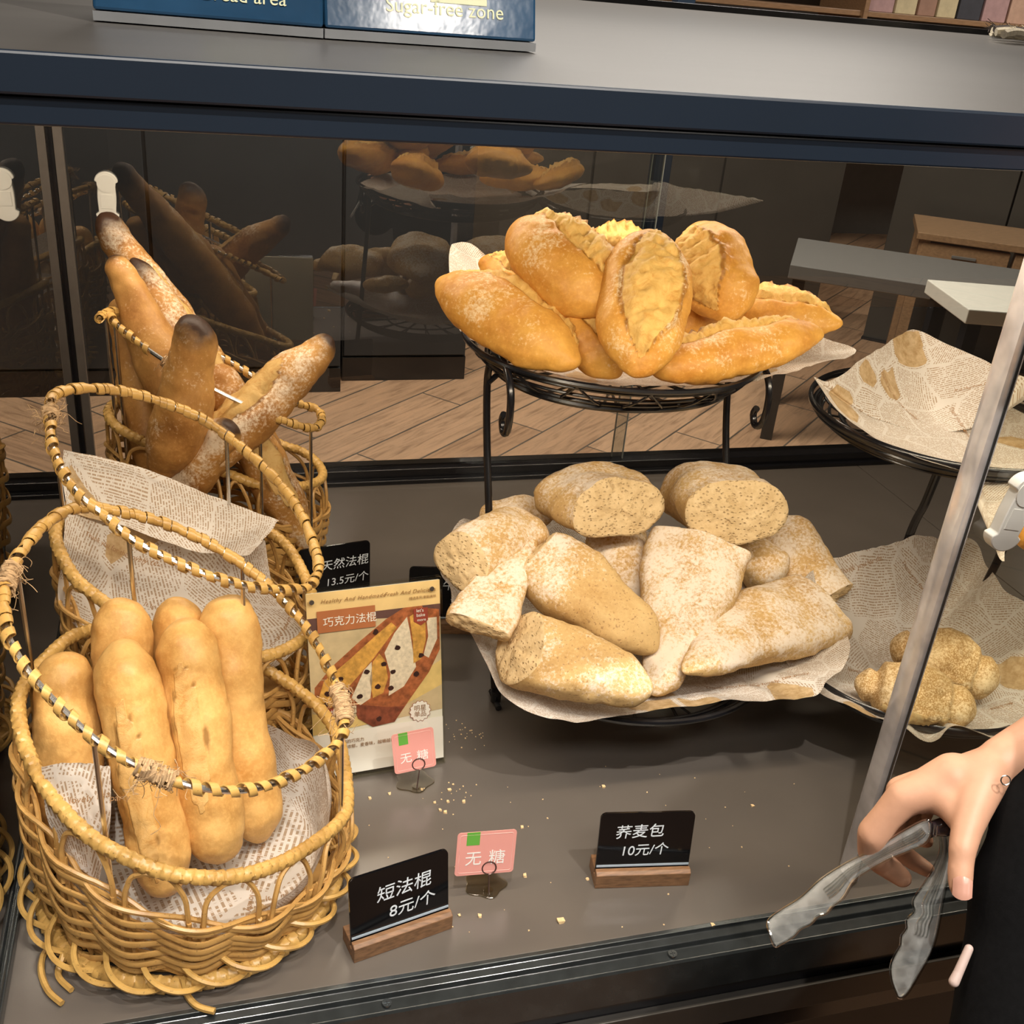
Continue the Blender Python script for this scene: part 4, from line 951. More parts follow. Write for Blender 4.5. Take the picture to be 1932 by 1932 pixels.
bat('golden loaf with pointed end sticking out furthest right', (1330, 575, 1.24), (1590, 612, 1.12), 92, 27, ac=-.55, sc=.45, flour=.4)
bat('golden loaf peeking out at the top behind the centre one', (1085, 470, 1.31), (1255, 490, 1.31), 104, 24, ac=0, flour=.4)
bat('big golden loaf at top left with jagged open ridge', (975, 420, 1.20), (1146, 590, 1.075), 156, 23, ac=-.75, sc=.5, flour=1.0, rel=.013, flour_at=(.4, .5))
bat('golden loaf standing at the top right, rounded end up', (1318, 424, 1.22), (1378, 606, 1.11), 152, 26, ac=.75, sc=.75, flour=.5)
bat('golden loaf lying along the right front of the upper plate', (1228, 702, 1.02), (1552, 628, 1.06), 106, 28, ac=-.95, sc=.42, flour=1.1, flour_at=(.45, .5))
bat('golden loaf upright at the centre front with wide open split', (1228, 438, 1.135), (1200, 712, .985), 174, 25, ac=-.10, sc=.70, flour=1.0, ratio=.72)

# ------------------------------------------------------------------ buckwheat pieces on the lower plate
G5 = 'buckwheat loaf pieces on the lower plate'
def bw(lbl, a, b, keys, sd, **k):
    k.setdefault('sq', 2.6); k.setdefault('flour', 1.35)
    return loaf('buckwheat_piece', M['buck'], lbl, G5, PY(*a), PY(*b), keys, seed=sd, lump=.007, nseg=70, sides=56, base_flat=.2, **k)
bw('buckwheat piece just showing at the back left top', (905, 975, 1.12), (1045, 965, 1.12), [(0, 60, .7), (.5, 78, .7), (1, 60, .7)], 31)
bw('rounded buckwheat piece at the left edge of the lower plate', (1012, 992, 1.05), (868, 1062, .985), [(0, 110, .8), (.5, 132, .85), (1, 118, .8)], 32, cutB=True, ra=.2, skB=(.5, 0))
bw('buckwheat piece at right, behind the slab, with torn side', (1440, 985, 1.10), (1572, 1130, .98), [(0, 96, .8), (.4, 124, .85), (1, 90, .7)], 41, cutB=True)
bw('small buckwheat piece wedged behind at right of centre', (1370, 1010, 1.08), (1470, 1100, 1.0), [(0, 80, .8), (1, 100, .8)], 40)
bw('buckwheat piece glimpsed in the gap behind the two centre ones', (1150, 985, 1.08), (1190, 1150, .975), [(0, 120, .7), (1, 118, .7)], 35, flour=1.6)
bw('flat floury buckwheat piece leaning at the left', (985, 1012, 1.015), (905, 1188, .905), [(0, 62, .6), (.3, 100, .5), (1, 122, .42)], 33, cutA=True, cutB=True, flour=1.6)
bw('buckwheat piece cut square, sloping down from left to centre', (1003, 1050, .985), (1240, 1228, .865), [(0, 140, .55), (.35, 168, .6), (.7, 128, .65), (1, 86, .7)], 34, cutA=True, rb=.28, skA=(.35, 0), flour_at=(.1, .45), bend=-6)
bw('large triangular buckwheat piece, floury side up at centre', (1322, 1030, .99), (1232, 1312, .835), [(0, 205, .42), (.25, 200, .42), (.55, 142, .48), (1, 56, .7)], 38, cutA=True, rb=.12, flour=1.9)
bw('wide buckwheat piece at the right front of the lower plate', (1545, 1148, .93), (1288, 1268, .83), [(0, 168, .5), (.35, 176, .5), (.7, 112, .55), (1, 60, .7)], 39, cutA=True, rb=.2, bend=14, flour=1.5)
bw('front buckwheat piece with torn open end facing left', (975, 1222, .885), (1232, 1305, .80), [(0, 146, .75), (.4, 150, .72), (.75, 112, .7), (1, 70, .7)], 42, cutA=True, rb=.24, flour=.9, skA=(1.0, .3))
bw('topmost left buckwheat piece showing its open crumb', (1062, 912, 1.15), (1168, 965, 1.015), [(0, 120, .62), (.45, 216, .56), (1, 200, .55)], 36, cutB=True, skB=(.25, 0), up=(0, -.1, 1), ra=.45, sq=2.3)
bw('topmost right buckwheat piece showing its open crumb', (1318, 915, 1.15), (1388, 970, 1.005), [(0, 130, .70), (.4, 204, .66), (1, 190, .64)], 37, cutB=True, skB=(.25, 0), up=(0, -.1, 1), ra=.35, sq=2.4)

# ------------------------------------------------------------------ seeded rolls on the right stand
def seedroll(lbl, a, b, wd, sd):
    return loaf('seeded_roll', M['seed'], lbl, 'seeded rolls on the right lower plate', PZ(*a), PZ(*b), [(0, wd * .42, .9), (.10, wd * .55, .9), (.16, wd * .50, .9), (.22, wd * .86, .9), (.45, wd * 1.05, .9), (.62, wd, .9), (.74, wd * .82, .9), (.78, wd * .62, .9), (.86, wd * .66, .9), (1, wd * .45, .9)], ra=.12, rb=.12, seed=sd, flour=2.0, nseg=90, sides=56, lump=.004, score=(.2, .8, 1.2, .25, .006))
seedroll('seeded roll lying behind the other one', (1680, 1212, .125), (1885, 1290, .115), 128, 51)
seedroll('seeded roll in front, crossed by the clear door edge', (1612, 1285, .115), (1842, 1345, .112), 124, 52)
loaf('yellow_roll', M['batard'], 'yellow roll cut off by the right edge, behind the white handle', None, PZ(1910, 1002, .352), PZ(2060, 1000, .36), [(0, 80, .8), (.5, 110, .8), (1, 80, .8)], ra=.3, rb=.3, seed=61)

# ------------------------------------------------------------------ price stands
def rrect(w_, h_, r, n=6, x0=0, y0=0):
    pts = []
    for cx, cy, a0 in ((w_ - r, r, -pi / 2), (w_ - r, h_ - r, 0), (r, h_ - r, pi / 2), (r, r, pi)):
        for k in range(n + 1): a = a0 + pi / 2 * k / n; pts.append((x0 + cx + r * cos(a), y0 + cy + r * sin(a)))
    return pts
def price(label, a, b, lines, hb=.072, tilt=8):
    xd = (b - a).normalized(); L = (b - a).length; bk = Vector((-xd.y, xd.x, 0)); z = Vector((0, 0, 1))
    e = empty('price_stand', (a + b) / 2 + bk * .012, label, 'price sign', None)
    R3_ = Matrix((xd, bk, z)).transposed(); cen = (a + b) / 2
    mb = MB(); Mf = R3_.to_4x4(); Mf.translation = a
    P_ = Mf @ Matrix(((0, 0, 1, 0), (1, 0, 0, 0), (0, 1, 0, 0), (0, 0, 0, 1)))
    mb.prism([(0, 0), (0, .0165), (.0035, .019), (.0080, .019), (.0080, .010), (.0120, .010), (.0122, .016), (.030, .016), (.030, 0)][::-1], P_, L)
    mb.build('wood_base', M['wood'], e, False, .0006)
    t = radians(tilt); up = z * cos(t) + bk * sin(t); fr = frame(a + bk * .0083 + z * .0102, xd, up)
    MB().prism(rrect(L - .001, hb, .006, x0=.0005), fr @ Matrix.Translation((0, 0, -.0028)), .0028).build('board', M['tagblack'], e, False, .0003)
    MB().prism([(.001, .0095), (L - .001, .0095), (L - .001, .0115), (.001, .0115)], fr @ Matrix.Translation((0, 0, .0001)), .0008).build('film_edge', simple('blue_white_film', (.38, .46, .55), .4), e, False)
    for body, x, y, size in lines: text(body, size, M['chalk'], e, fr @ Matrix.Translation((x * L, y, .0002)) @ Matrix.Rotation(radians(2), 4, 'Z'), 'handwriting', ext=.00015, shear=.12)
    return e
price('black board on walnut base reading 荞麦包 10元/个, right of centre', PZ(1122, 1677, 0), PZ(1299, 1671, 0), [('荞麦包', .17, .043, .0165), ('10元/个', .24, .022, .0150)], .071)
price('black board on walnut base reading 短法棍 8元/个, beside the front basket', PZ(668, 1818, 0), PZ(853, 1752, 0), [('短法棍', .26, .041, .0180), ('8元/个', .38, .020, .0165)], .074)
c = PY(700, 1024, 1.235); p_b = Vector((c.x + .002, 1.225, 0)); xd = Vector((.985, .17, 0)).normalized()
price('black board reading 天然法棍 13.5元/个, behind the poster stand', p_b - xd * .098, p_b, [('天然法棍', .30, PY(640, 1072, 1.23).z - .009, .0165), ('13.5元/个', .36, PY(640, 1102, 1.23).z - .009, .0150)], c.z - .008, 3)
c = PY(768, 1078, 1.17); p_b = Vector((c.x + .002, 1.165, 0)); xd = Vector((.985, -.17, 0)).normalized()
price('black board partly hidden between poster and buckwheat pile', p_b, p_b + xd * .092, [('牛油包', .48, c.z - .040, .0165), ('元/个', .60, c.z - .062, .0150)], c.z - .008, 3)

# ------------------------------------------------------------------ poster in a clear holder
a = PZ(592, 1481, 0); b = PZ(840, 1438, 0); xd = (b - a).normalized(); bk = Vector((-xd.y, xd.x, 0)); t = radians(14.5); up = Vector((0, 0, cos(t))) + bk * sin(t)
L = (b - a).length; Hp = .216
ps = empty('poster_holder', (a + b) / 2 + bk * .02, 'clear holder with a chocolate baguette poster, between basket and stand', 'poster')
fr = frame(a + Vector((0, 0, .003)), xd, up)
MB().prism(rrect(L, Hp, .003), fr, .0022).build('front_pane', M['acrylic'], ps, False, .0004)
MB().prism(rrect(L, Hp, .003), fr @ Matrix.Translation((0, 0, -.0058)), .0022).build('back_pane', M['acrylic'], ps, False, .0004)
MB().box((a + b) / 2 + bk * .028 + Vector((0, 0, .0015)), (L, .06, .003), Matrix((xd, bk, Vector((0, 0, 1)))).transposed()).build('foot_plate', M['acrylic'], ps, False, .0004)
for x in (.007, L - .012):
    for y in (Hp - .012,): MB().tube([fr @ Vector((x, y, .002)), fr @ Vector((x, y, .0042))], .0026, 16).build('metal_rivet', M['chrome'], ps)
card = MB().prism(rrect(L - .004, Hp - .008, .001, x0=.002, y0=.004), fr @ Matrix.Translation((0, 0, -.0024)), .0012).build('poster_card', M['cardwhite'], ps, False)
W_ = L - .004; H_ = Hp - .008; fp = fr @ Matrix.Translation((.002, .004, -.0011))
def shp(pts, mat, lay, nm='print'): return MB().prism([(x * W_, y * H_) for x, y in pts], fp @ Matrix.Translation((0, 0, lay * .00012)), .0001).build(nm, mat, card, False)
def pr(n_, c_, **k): return simple('print_' + n_, c_, .45, **k)
shp([(0, .87), (1, .87), (1, 1), (0, 1)], pr('apricot', (.86, .63, .33)), 1)
shp([(0, .24), (1, .28), (1, .87), (0, .87)], pr('linen', (.66, .53, .36), var=.25, nscale=40), 1)
shp([(0, .80), (.5, .83), (1, .80), (1, .87), (0, .87)], pr('plum', (.14, .07, .07)), 2)
shp([(.0, .24), (.45, .26), (1, .42), (1, .56), (.7, .45), (.3, .30), (0, .36)], pr('yellow', (.78, .58, .25), var=.2, nscale=60), 2)
rb = crust('print_choc_bread', (.30, .09, .03), (.56, .27, .08), (.6, .4, .15), rough=.45)
dk = pr('dark_crust', (.22, .06, .03), var=.6, nscale=120); gold = pr('golden_crumb', (.66, .36, .09), var=.5, nscale=130, detail=6); fl_ = pr('flour_white', (.78, .68, .58), var=.22, nscale=260); br_ = pr('brown_crust', (.38, .12, .05), var=.6, nscale=150, detail=6); chip = pr('chocolate_chip', (.035, .012, .010))
shp([(.02, .38), (.03, .50), (.16, .60), (.38, .72), (.58, .82), (.72, .87), (.86, .87), (.9, .78), (.72, .62), (.5, .46), (.32, .36), (.14, .33)], br_, 3)
shp([(.05, .43), (.1, .53), (.3, .63), (.5, .74), (.62, .80), (.66, .77), (.48, .62), (.28, .48), (.14, .38)], gold, 4)
shp([(.30, .40), (.42, .55), (.56, .68), (.72, .80), (.86, .86), (.99, .84), (.99, .62), (.90, .50), (.74, .36), (.62, .25), (.45, .24), (.34, .30)], br_, 5)
shp([(.30, .42), (.40, .56), (.46, .60), (.46, .50), (.44, .40), (.36, .37)], fl_, 6)
shp([(.47, .60), (.44, .50), (.46, .40), (.54, .42), (.58, .50), (.56, .60), (.52, .64)], gold, 6)
shp([(.56, .64), (.64, .74), (.74, .82), (.76, .74), (.78, .62), (.80, .54), (.70, .44), (.58, .40), (.60, .52)], fl_, 7)
shp([(.76, .82), (.82, .84), (.88, .78), (.88, .68), (.84, .58), (.78, .56), (.78, .68)], gold, 8)
shp([(.89, .80), (.97, .80), (.97, .68), (.90, .58), (.86, .60), (.90, .70)], fl_, 8)
shp([(.34, .30), (.45, .24), (.62, .25), (.70, .33), (.56, .34), (.44, .36), (.32, .38)], dk, 9)
rnd = random.Random(4)
chips = [(.12, .46), (.1, .40), (.22, .53), (.42, .55), (.5, .76), (.62, .53), (.5, .46), (.66, .66), (.80, .50), (.84, .60), (.36, .42), (.28, .45), (.5, .28), (.2, .37), (.60, .44), (.55, .58)]
mbc = MB()
for i, (x, y) in enumerate(chips): mbc.prism([((x + .018 * (1 + .4 * rnd.random()) * cos(k)) * W_, (y + .011 * (1 + .5 * rnd.random()) * sin(k)) * H_) for k in [2 * pi * j / 9 for j in range(9)]], fp @ Matrix.Translation((0, 0, .0013)), .0001)
mbc.build('print', chip, card, False)
shp([(.07, .79), (.50, .79), (.50, .905), (.07, .905)], pr('rust_label', (.42, .15, .06)), 13)
red_ = pr('brick_red', (.30, .055, .035))
shp([(.79, .86), (.90, .86), (.90, .79), (.845, .765), (.79, .79)], red_, 13)
shp([(.08, .335), (.16, .335), (.16, .375), (.08, .375)], red_, 13); shp([(.16, .335), (.33, .335), (.33, .375), (.16, .375)], pr('tan', (.66, .56, .42)), 13)
shp([(0, 0), (1, 0), (1, .24), (0, .235)], M['cardwhite'], 10)
shp([(.82 + .082 * (1 + .07 * cos(14 * q)) * cos(q), .29 + .058 * (1 + .07 * cos(14 * q)) * sin(q)) for q in [2 * pi * k / 84 for k in range(84)]], pr('seal_outline', (.35, .16, .12)), 14)
shp([(.82 + .077 * (1 + .07 * cos(14 * q)) * cos(q), .29 + .0545 * (1 + .07 * cos(14 * q)) * sin(q)) for q in [2 * pi * k / 84 for k in range(84)]], M['cardwhite'], 15)
whm = M['cardwhite']; brm = pr('brown_ink', (.28, .14, .05))
def pt(body, x, y, s_, mat, al='LEFT', **k): text(body, s_, mat, card, fp @ Matrix.Translation((x * W_, y * H_, .0022)), align=al, ext=.00005, **k)
pt('巧克力法棍', .11, .825, .0115, whm)
pt('Healthy And Handmade', .10, .945, .0062, brm, shear=.35, space=1.15); pt('Fresh And Delicious', .57, .945, .0062, brm, shear=.35, space=1.1)
pt('精选系列 新鲜美味', .76, .912, .0036, brm)
pt("let's", .81, .84, .0052, whm); pt('bake', .81, .815, .0052, whm); pt('more', .815, .79, .0045, whm)
pt('售价', .09, .345, .0062, whm); pt('9.50元/个', .18, .345, .0055, brm)
pt('明星', .82, .296, .0072, brm, 'CENTER'); pt('单品', .82, .262, .0072, brm, 'CENTER')
pt('浓郁的巧克力', .18, .175, .0048, brm); pt('麦香浓郁，麦香味，越嚼越香', .18, .145, .0048, brm)

# ------------------------------------------------------------------ pink clip tags
clearp = glass('clear_clip_plastic', (.93, .90, .82), 1.4, .12, .10)
def clip(label, foot, tl, tr, bl_, size=1.0):
    e = empty('sugar_free_tag', foot, label, 'tag', None)
    xd = (tr - tl).normalized(); up = (tl - bl_); hgt = up.length; wd = (tr - tl).length; fr = frame(bl_, xd, up)
    cd_ = MB().prism(rrect(wd, hgt, .0035), fr, .0006).build('card', M['pink'], e, False)
    line = simple('pale_border', (.84, .55, .5), .4)
    bo = MB(); bp = rrect(wd - .006, hgt - .006, .002, x0=.003, y0=.003); bo.tube([fr @ Vector((x, y, .0007)) for x, y in bp], .00018, 4, True); bo.build('border_line', line, cd_)
    gx, gy = wd * .16, hgt * .70
    MB().prism([(gx, gy), (gx + wd * .22, gy), (gx + wd * .22, hgt), (gx, hgt)], fr @ Matrix.Translation((0, 0, .0006)), .0002).build('green_label', M['green'], cd_, False)
    text('无', wd * .29, M['cardwhite'], cd_, fr @ Matrix.Translation((wd * .15, hgt * .26, .0008)), ext=.0001)
    text('糖', wd * .29, M['cardwhite'], cd_, fr @ Matrix.Translation((wd * .55, hgt * .26, .0008)), ext=.0001)
    # wire ring and stem
    cx = wd * .58; n = fr.to_3x3() @ Vector((0, 0, 1))
    pts = [fr @ Vector((cx + .0068 * cos(q), hgt * .14 + .0068 * sin(q), .0022 - .0022 * (q / (4 * pi)))) for q in [pi * 1.5 + 2 * pi * k / 24 for k in range(40)]]
    st = fr @ Vector((cx, hgt * .14 - .0068, .0022))
    MB().tube([foot + Vector((0, 0, .002)), foot.lerp(st, .5), st], .0007, 6).tube([p for p in pts], .0007, 6).build('wire_ring', simple('dark_wire', (.12, .07, .06), .3, metal=.6), e)
    sp = []
    for k in range(44):
        q = 2 * pi * k / 44; rr = .0185 * (1 + .10 * cos(5 * q + 1)) * size; sp.append((rr * cos(q) * 1.1, rr * sin(q) * .95))
    bkv = Vector((0, .014, 0)); Mb = Matrix.Translation(foot + bkv)
    MB().prism(sp, Mb, .002).build('clear_base', clearp, e, False, .0006)
    MB().tube([foot + Vector((0, .003, .002)), foot + Vector((0, .003, .005))], .0045, 14).build('base_boss', clearp, e)
    return e
f1 = PZ(922, 1690, 0)
clip('pink sugar-free tag standing between the two black price boards', f1, PY(862, 1572, f1.y + .012), PY(974, 1564, f1.y + .010), PY(857, 1653, f1.y + .004))
f2 = PZ(786, 1492, 0)
clip('pink sugar-free tag standing in front of the poster', f2, PY(750, 1385, f2.y + .010), PY(829, 1369, f2.y + .012), PY(745, 1461, f2.y + .002))

# ------------------------------------------------------------------ crumbs on the shelf
cb_ = MB(); rnd = random.Random(9)
spots = [(698, 1506), (735, 1497), (820, 1514), (840, 1532), (845, 1512), (855, 1480), (1139, 1484), (985, 1560), (990, 1652), (905, 1728), (867, 1727), (1058, 1737), (1108, 1658), (796, 1489), (848, 1490), (1345, 1745), (480, 1918), (875, 1512), (830, 1528), (610, 1470), (1420, 1520)] + [(rnd.gauss(880, 26), rnd.gauss(1382, 16)) for _ in range(34)] + [(rnd.uniform(660, 1500), rnd.uniform(1440, 1760)) for _ in range(40)] + [(rnd.gauss(870, 30), rnd.gauss(1500, 24)) for _ in range(16)]
for i, (x, y) in enumerate(spots):
    if y > 1905 - .16 * (x - 450): continue
    s_ = (rnd.uniform(.0008, .0019) if i < 21 else rnd.uniform(.0003, .0007)); p = PZ(x, y, s_ * .6)
    if i == 11: s_ = .003
    vs_ = [Vector((rnd.uniform(.6, 1.3) * sx * s_, rnd.uniform(.6, 1.3) * sy * s_, rnd.uniform(.4, .8) * sz * s_)) for sx in (-1, 1) for sy in (-1, 1) for sz in (-1, 1)]
    cb_.add([p + v for v in vs_], [(0, 1, 3, 2), (4, 6, 7, 5), (0, 4, 5, 1), (2, 3, 7, 6), (0, 2, 6, 4), (1, 5, 7, 3)])
o = cb_.build('bread_crumbs', M['crumb'], None); tag(o, 'tiny pale crumbs scattered over the taupe shelf', 'crumbs', None, 'stuff')

# ------------------------------------------------------------------ person at the right, reaching in with tongs
def capsule(mb, p0, r0, p1, r1, n=18, m_=9):
    p0 = Vector(p0); p1 = Vector(p1); d = p1 - p0; T = d.normalized() if d.length > 1e-6 else Vector((0, 0, 1)); U = T.orthogonal().normalized(); V = T.cross(U)
    rings = []
    for i in range(m_): a = -pi / 2 + (pi / 2) * (i + .001) / m_; rings.append((p0 + T * r0 * sin(a), r0 * cos(a)))
    for s in (0, .25, .5, .75, 1): rings.append((p0.lerp(p1, s), r0 + (r1 - r0) * s))
    for i in range(1, m_ + 1): a = (pi / 2) * (i - .001) / m_; rings.append((p1 + T * r1 * sin(a), r1 * cos(a)))
    mb.tube([r[0] for r in rings], 0, n, prof=lambda i: (U, V, max(rings[i][1], 1e-5), max(rings[i][1], 1e-5)))
def chain(mb, pts):
    for a, b in zip(pts, pts[1:]): capsule(mb, a[0], a[1], b[0], b[1])
def fused(name, mb, mat, parent, vox, sm=6, fac=.5):
    o = mb.build(name, mat, parent)
    r = o.modifiers.new('remesh', 'REMESH'); r.mode = 'VOXEL'; r.voxel_size = vox; r.use_smooth_shade = True
    s_ = o.modifiers.new('smooth', 'SMOOTH'); s_.factor = fac; s_.iterations = sm
    return o
D = PD
def J(x, y, r, d): P = PD(x, y, d); return (P, r * pxm(P))
E_ = D(1830, 1760, .80)                       # left outline of the body
cx, cy = E_.x + .20, E_.y - .05
per = empty('person', (cx, cy, FLOOR), 'person in black at the right edge holding clear plastic tongs', 'person')
bd = MB()
el = J(2230, 1260, 100, .90); sh = Vector((cx + .04, cy + .06, .60))
# forearm and wrist
chain(bd, [el, J(2020, 1375, 66, .85), J(1940, 1410, 50, .825), J(1893, 1437, 47, .81)])
chain(bd, [el, (sh, .055)])
# palm: metacarpals fan out, index nearest the camera, little finger furthest
cp = [J(1858, 1462, 47, .80), J(1860, 1452, 42, .81), J(1866, 1450, 38, .82), J(1872, 1452, 34, .83)]
kn = [J(1706, 1505, 34, .795), J(1700, 1492, 28, .820), J(1716, 1492, 25, .842), J(1746, 1496, 22, .862)]
def mixj(p, q, t): return (p[0].lerp(q[0], t), p[1] + (q[1] - p[1]) * t)
for k, c_ in zip(kn, cp): chain(bd, [c_, mixj(c_, k, .5), k])
chain(bd, [J(1800, 1470, 50, .80), J(1745, 1494, 42, .80)])
for i in range(3):
    for t_ in (.3, .6, .85): chain(bd, [(mixj(cp[i], kn[i], t_)[0], mixj(cp[i], kn[i], t_)[1] * .85), (mixj(cp[i + 1], kn[i + 1], t_)[0], mixj(cp[i + 1], kn[i + 1], t_)[1] * .85)])
# index bends down behind the tongs; middle, ring and little curl under
chain(bd, [kn[0], J(1672, 1542, 29, .80), J(1648, 1572, 30, .805), J(1646, 1606, 28, .825), J(1662, 1626, 24, .845), J(1684, 1642, 22, .855), J(1702, 1656, 19, .858)])
chain(bd, [kn[1], J(1690, 1540, 24, .850), J(1684, 1576, 24, .872), J(1700, 1606, 19, .895), J(1722, 1624, 18, .905), J(1750, 1641, 15, .905)])
chain(bd, [kn[2], J(1712, 1535, 22, .880), J(1706, 1562, 20, .905), J(1724, 1578, 16, .925), J(1748, 1587, 14, .925)])
chain(bd, [kn[3], J(1744, 1530, 18, .89), J(1738, 1548, 16, .915), J(1752, 1560, 13, .92)])
# thumb: leaves the side of the palm near its base and drops in front
chain(bd, [J(1856, 1474, 42, .795), J(1838, 1520, 36, .785), J(1824, 1566, 29, .775), J(1816, 1602, 26, .77), J(1814, 1624, 23.5, .77), J(1812, 1648, 24, .77), J(1812, 1673, 22, .77)])
chain(bd, [J(1772, 1502, 36, .795), J(1822, 1532, 32, .788)]); chain(bd, [J(1790, 1515, 30, .792), J(1815, 1550, 26, .782)])
# torso, neck, head, other arm
tz = lambda z: Vector((cx, cy, z))
chain(bd, [(tz(.16), .115), (tz(.34), .105), (tz(.54), .118), (tz(.60), .07), (tz(.68), .045), (tz(.73), .047)])
chain(bd, [(Vector((cx - .02, cy + .08, .57)), .055), (Vector((cx + .02, cy - .10, .57)), .055)])
osh = Vector((cx + .03, cy - .15, .56)); oel = Vector((cx + .05, cy - .20, .28)); owr = Vector((cx - .02, cy - .20, .06))
chain(bd, [(osh, .05), (oel, .038), (owr, .024), (owr + Vector((-.01, 0, -.06)), .026), (owr + Vector((-.01, 0, -.08)), .022)])
for i in range(4): chain(bd, [(owr + Vector((-.025 + .016 * i, 0, -.08)), .0085), (owr + Vector((-.028 + .016 * i, .01, -.125)), .008), (owr + Vector((-.026 + .015 * i, .025, -.150 + .004 * abs(i - 1))), .007)])
chain(bd, [(owr + Vector((-.02, .02, -.03)), .011), (owr + Vector((-.04, .035, -.07)), .0095), (owr + Vector((-.04, .04, -.10)), .008)])
hd = Vector((cx - .01, cy, .84))
chain(bd, [(hd + Vector((.016, 0, .032)), .078), (hd + Vector((.0, 0, .020)), .076)])
chain(bd, [(hd + Vector((-.016, 0, .010)), .068), (hd + Vector((-.026, 0, -.048)), .052), (hd + Vector((-.050, 0, -.080)), .024)])
chain(bd, [(hd + Vector((.010, -.048, -.055)), .022), (hd + Vector((-.050, -.008, -.082)), .018)]); chain(bd, [(hd + Vector((.010, .048, -.055)), .022), (hd + Vector((-.050, .008, -.082)), .018)])
chain(bd, [(hd + Vector((-.080, 0, .022)), .0065), (hd + Vector((-.092, 0, -.006)), .0085), (hd + Vector((-.096, 0, -.016)), .0100)])
for s in (-1, 1):
    chain(bd, [(hd + Vector((-.0735, s * .020, .0265)), .0045), (hd + Vector((-.0715, s * .040, .0255)), .0045)]); chain(bd, [(hd + Vector((-.0715, s * .021, .0065)), .0045), (hd + Vector((-.070, s * .039, .0070)), .0045)])
    chain(bd, [(hd + Vector((-.088, s * .009, -.018)), .0070), (hd + Vector((-.082, s * .010, -.016)), .008)])
    chain(bd, [(hd + Vector((-.078, s * .012, .034)), .008), (hd + Vector((-.068, s * .036, .034)), .009)])
    chain(bd, [(hd + Vector((.010, s * .074, .020)), .010), (hd + Vector((.018, s * .080, .008)), .011), (hd + Vector((.010, s * .075, -.020)), .008)])
chain(bd, [(hd + Vector((-.076, -.018, -.047)), .0050), (hd + Vector((-.084, 0, -.045)), .0062), (hd + Vector((-.076, .018, -.047)), .0050)])
chain(bd, [(hd + Vector((-.074, -.014, -.057)), .0050), (hd + Vector((-.081, 0, -.057)), .0068), (hd + Vector((-.074, .014, -.057)), .0050)])
chain(bd, [(hd + Vector((.02, 0, -.03)), .055), (Vector((cx + .012, cy, .70)), .050)])
fused('body', bd, M['skin'], per, .0024, 5)
for s in (-1, 1):
    ep = hd + Vector((-.0640, s * .029, .016)); ey = MB(); capsule(ey, ep, .0115, ep + Vector((0, 0, .0001)), .0115); eo = ey.build('eye', M['cardwhite'], per)
    ip = ep + Vector((-.0074, 0, -.001)); iy = MB(); capsule(iy, ip, .0048, ip + Vector((0, 0, .0001)), .0048); iy.build('iris', M['hair'], eo)
    br = MB(); chain(br, [(hd + Vector((-.0825, s * .014, .038)), .0026), (hd + Vector((-.0735, s * .042, .040)), .0022)]); br.build('eyebrow', M['hair'], per)
# thumbnail
tp = J(1816, 1676, 20, .77)[0]; fwd_ = (CAM - tp).normalized(); npos = tp + fwd_ * .0098; dn = (D(1813, 1696, .77) - D(1816, 1640, .77)).normalized(); fr = frame(npos, dn.cross(fwd_) * -1, dn * -1)
nm_ = MB(); nv = []
for j in range(7):
    for i in range(7):
        x = -.0058 + .0116 * i / 6; y = -.0072 + .0144 * j / 6; y *= sqrt(max(.0, 1 - (x / .0078) ** 2)); nv.append(fr @ Vector((x, y, -abs(x) ** 2 * 55 - .0006 * (j == 0 or j == 6 or i == 0 or i == 6))))
nm_.add(nv, [(j * 7 + i, j * 7 + i + 1, j * 7 + i + 8, j * 7 + i + 7) for j in range(6) for i in range(6)]).build('thumb_nail', M['nail'], per)
br_c = D(1897, 1472, .775); MB().tube([br_c + (RIGHT * cos(q) + DOWN * sin(q)) * .0030 for q in [2 * pi * k / 20 for k in range(20)]], .0005, 6, True).build('bracelet_ring', M['chrome'], per)
# clothing
sb = MB()
chain(sb, [J(1994, 1392, 66, .83), J(2110, 1335, 95, .865), (el[0], el[1] * 1.35), (sh, .075)])
chain(sb, [J(1994, 1392, 62, .83), J(1977, 1468, 66, .82), J(1952, 1535, 80, .81), J(1956, 1600, 86, .80), J(1932, 1680, 98, .80), J(1932, 1780, 104, .80), J(1928, 1860, 116, .80), J(1935, 1990, 140, .80), J(1990, 2300, 180, .84)])
chain(sb, [(tz(.13), .150), (tz(.34), .140), (tz(.53), .140), (tz(.60), .075)])
chain(sb, [(Vector((cx - .02, cy + .10, .55)), .075), (Vector((cx + .02, cy - .12, .55)), .075)])
chain(sb, [(osh, .065), (oel, .052), (owr + Vector((0, 0, .05)), .045)])
fused('black_shirt', sb, M['cloth'], per, .0045, 8)
tr = MB()
for s in (-1, 1): chain(tr, [(Vector((cx, cy + s * .075, .12)), .095), (Vector((cx, cy + s * .09, -.28)), .065), (Vector((cx + .01, cy + s * .095, -.67)), .052)])
fused('trousers', tr, M['cloth'], per, .008, 8)
for s in (-1, 1):
    sh_ = MB(); chain(sh_, [(Vector((cx + .03, cy + s * .095, FLOOR + .042)), .042), (Vector((cx - .12, cy + s * .10, FLOOR + .034)), .034)]); fused('shoe', sh_, M['black'], per, .006, 4)
hr = MB(); chain(hr, [(hd + Vector((.026, 0, .040)), .087), (hd + Vector((-.004, 0, .044)), .083)]); chain(hr, [(hd + Vector((.044, 0, .02)), .070), (hd + Vector((.050, 0, -.045)), .052)])
for s in (-1, 1): chain(hr, [(hd + Vector((-.026, s * .050, .050)), .034), (hd + Vector((.020, s * .062, .020)), .028)])
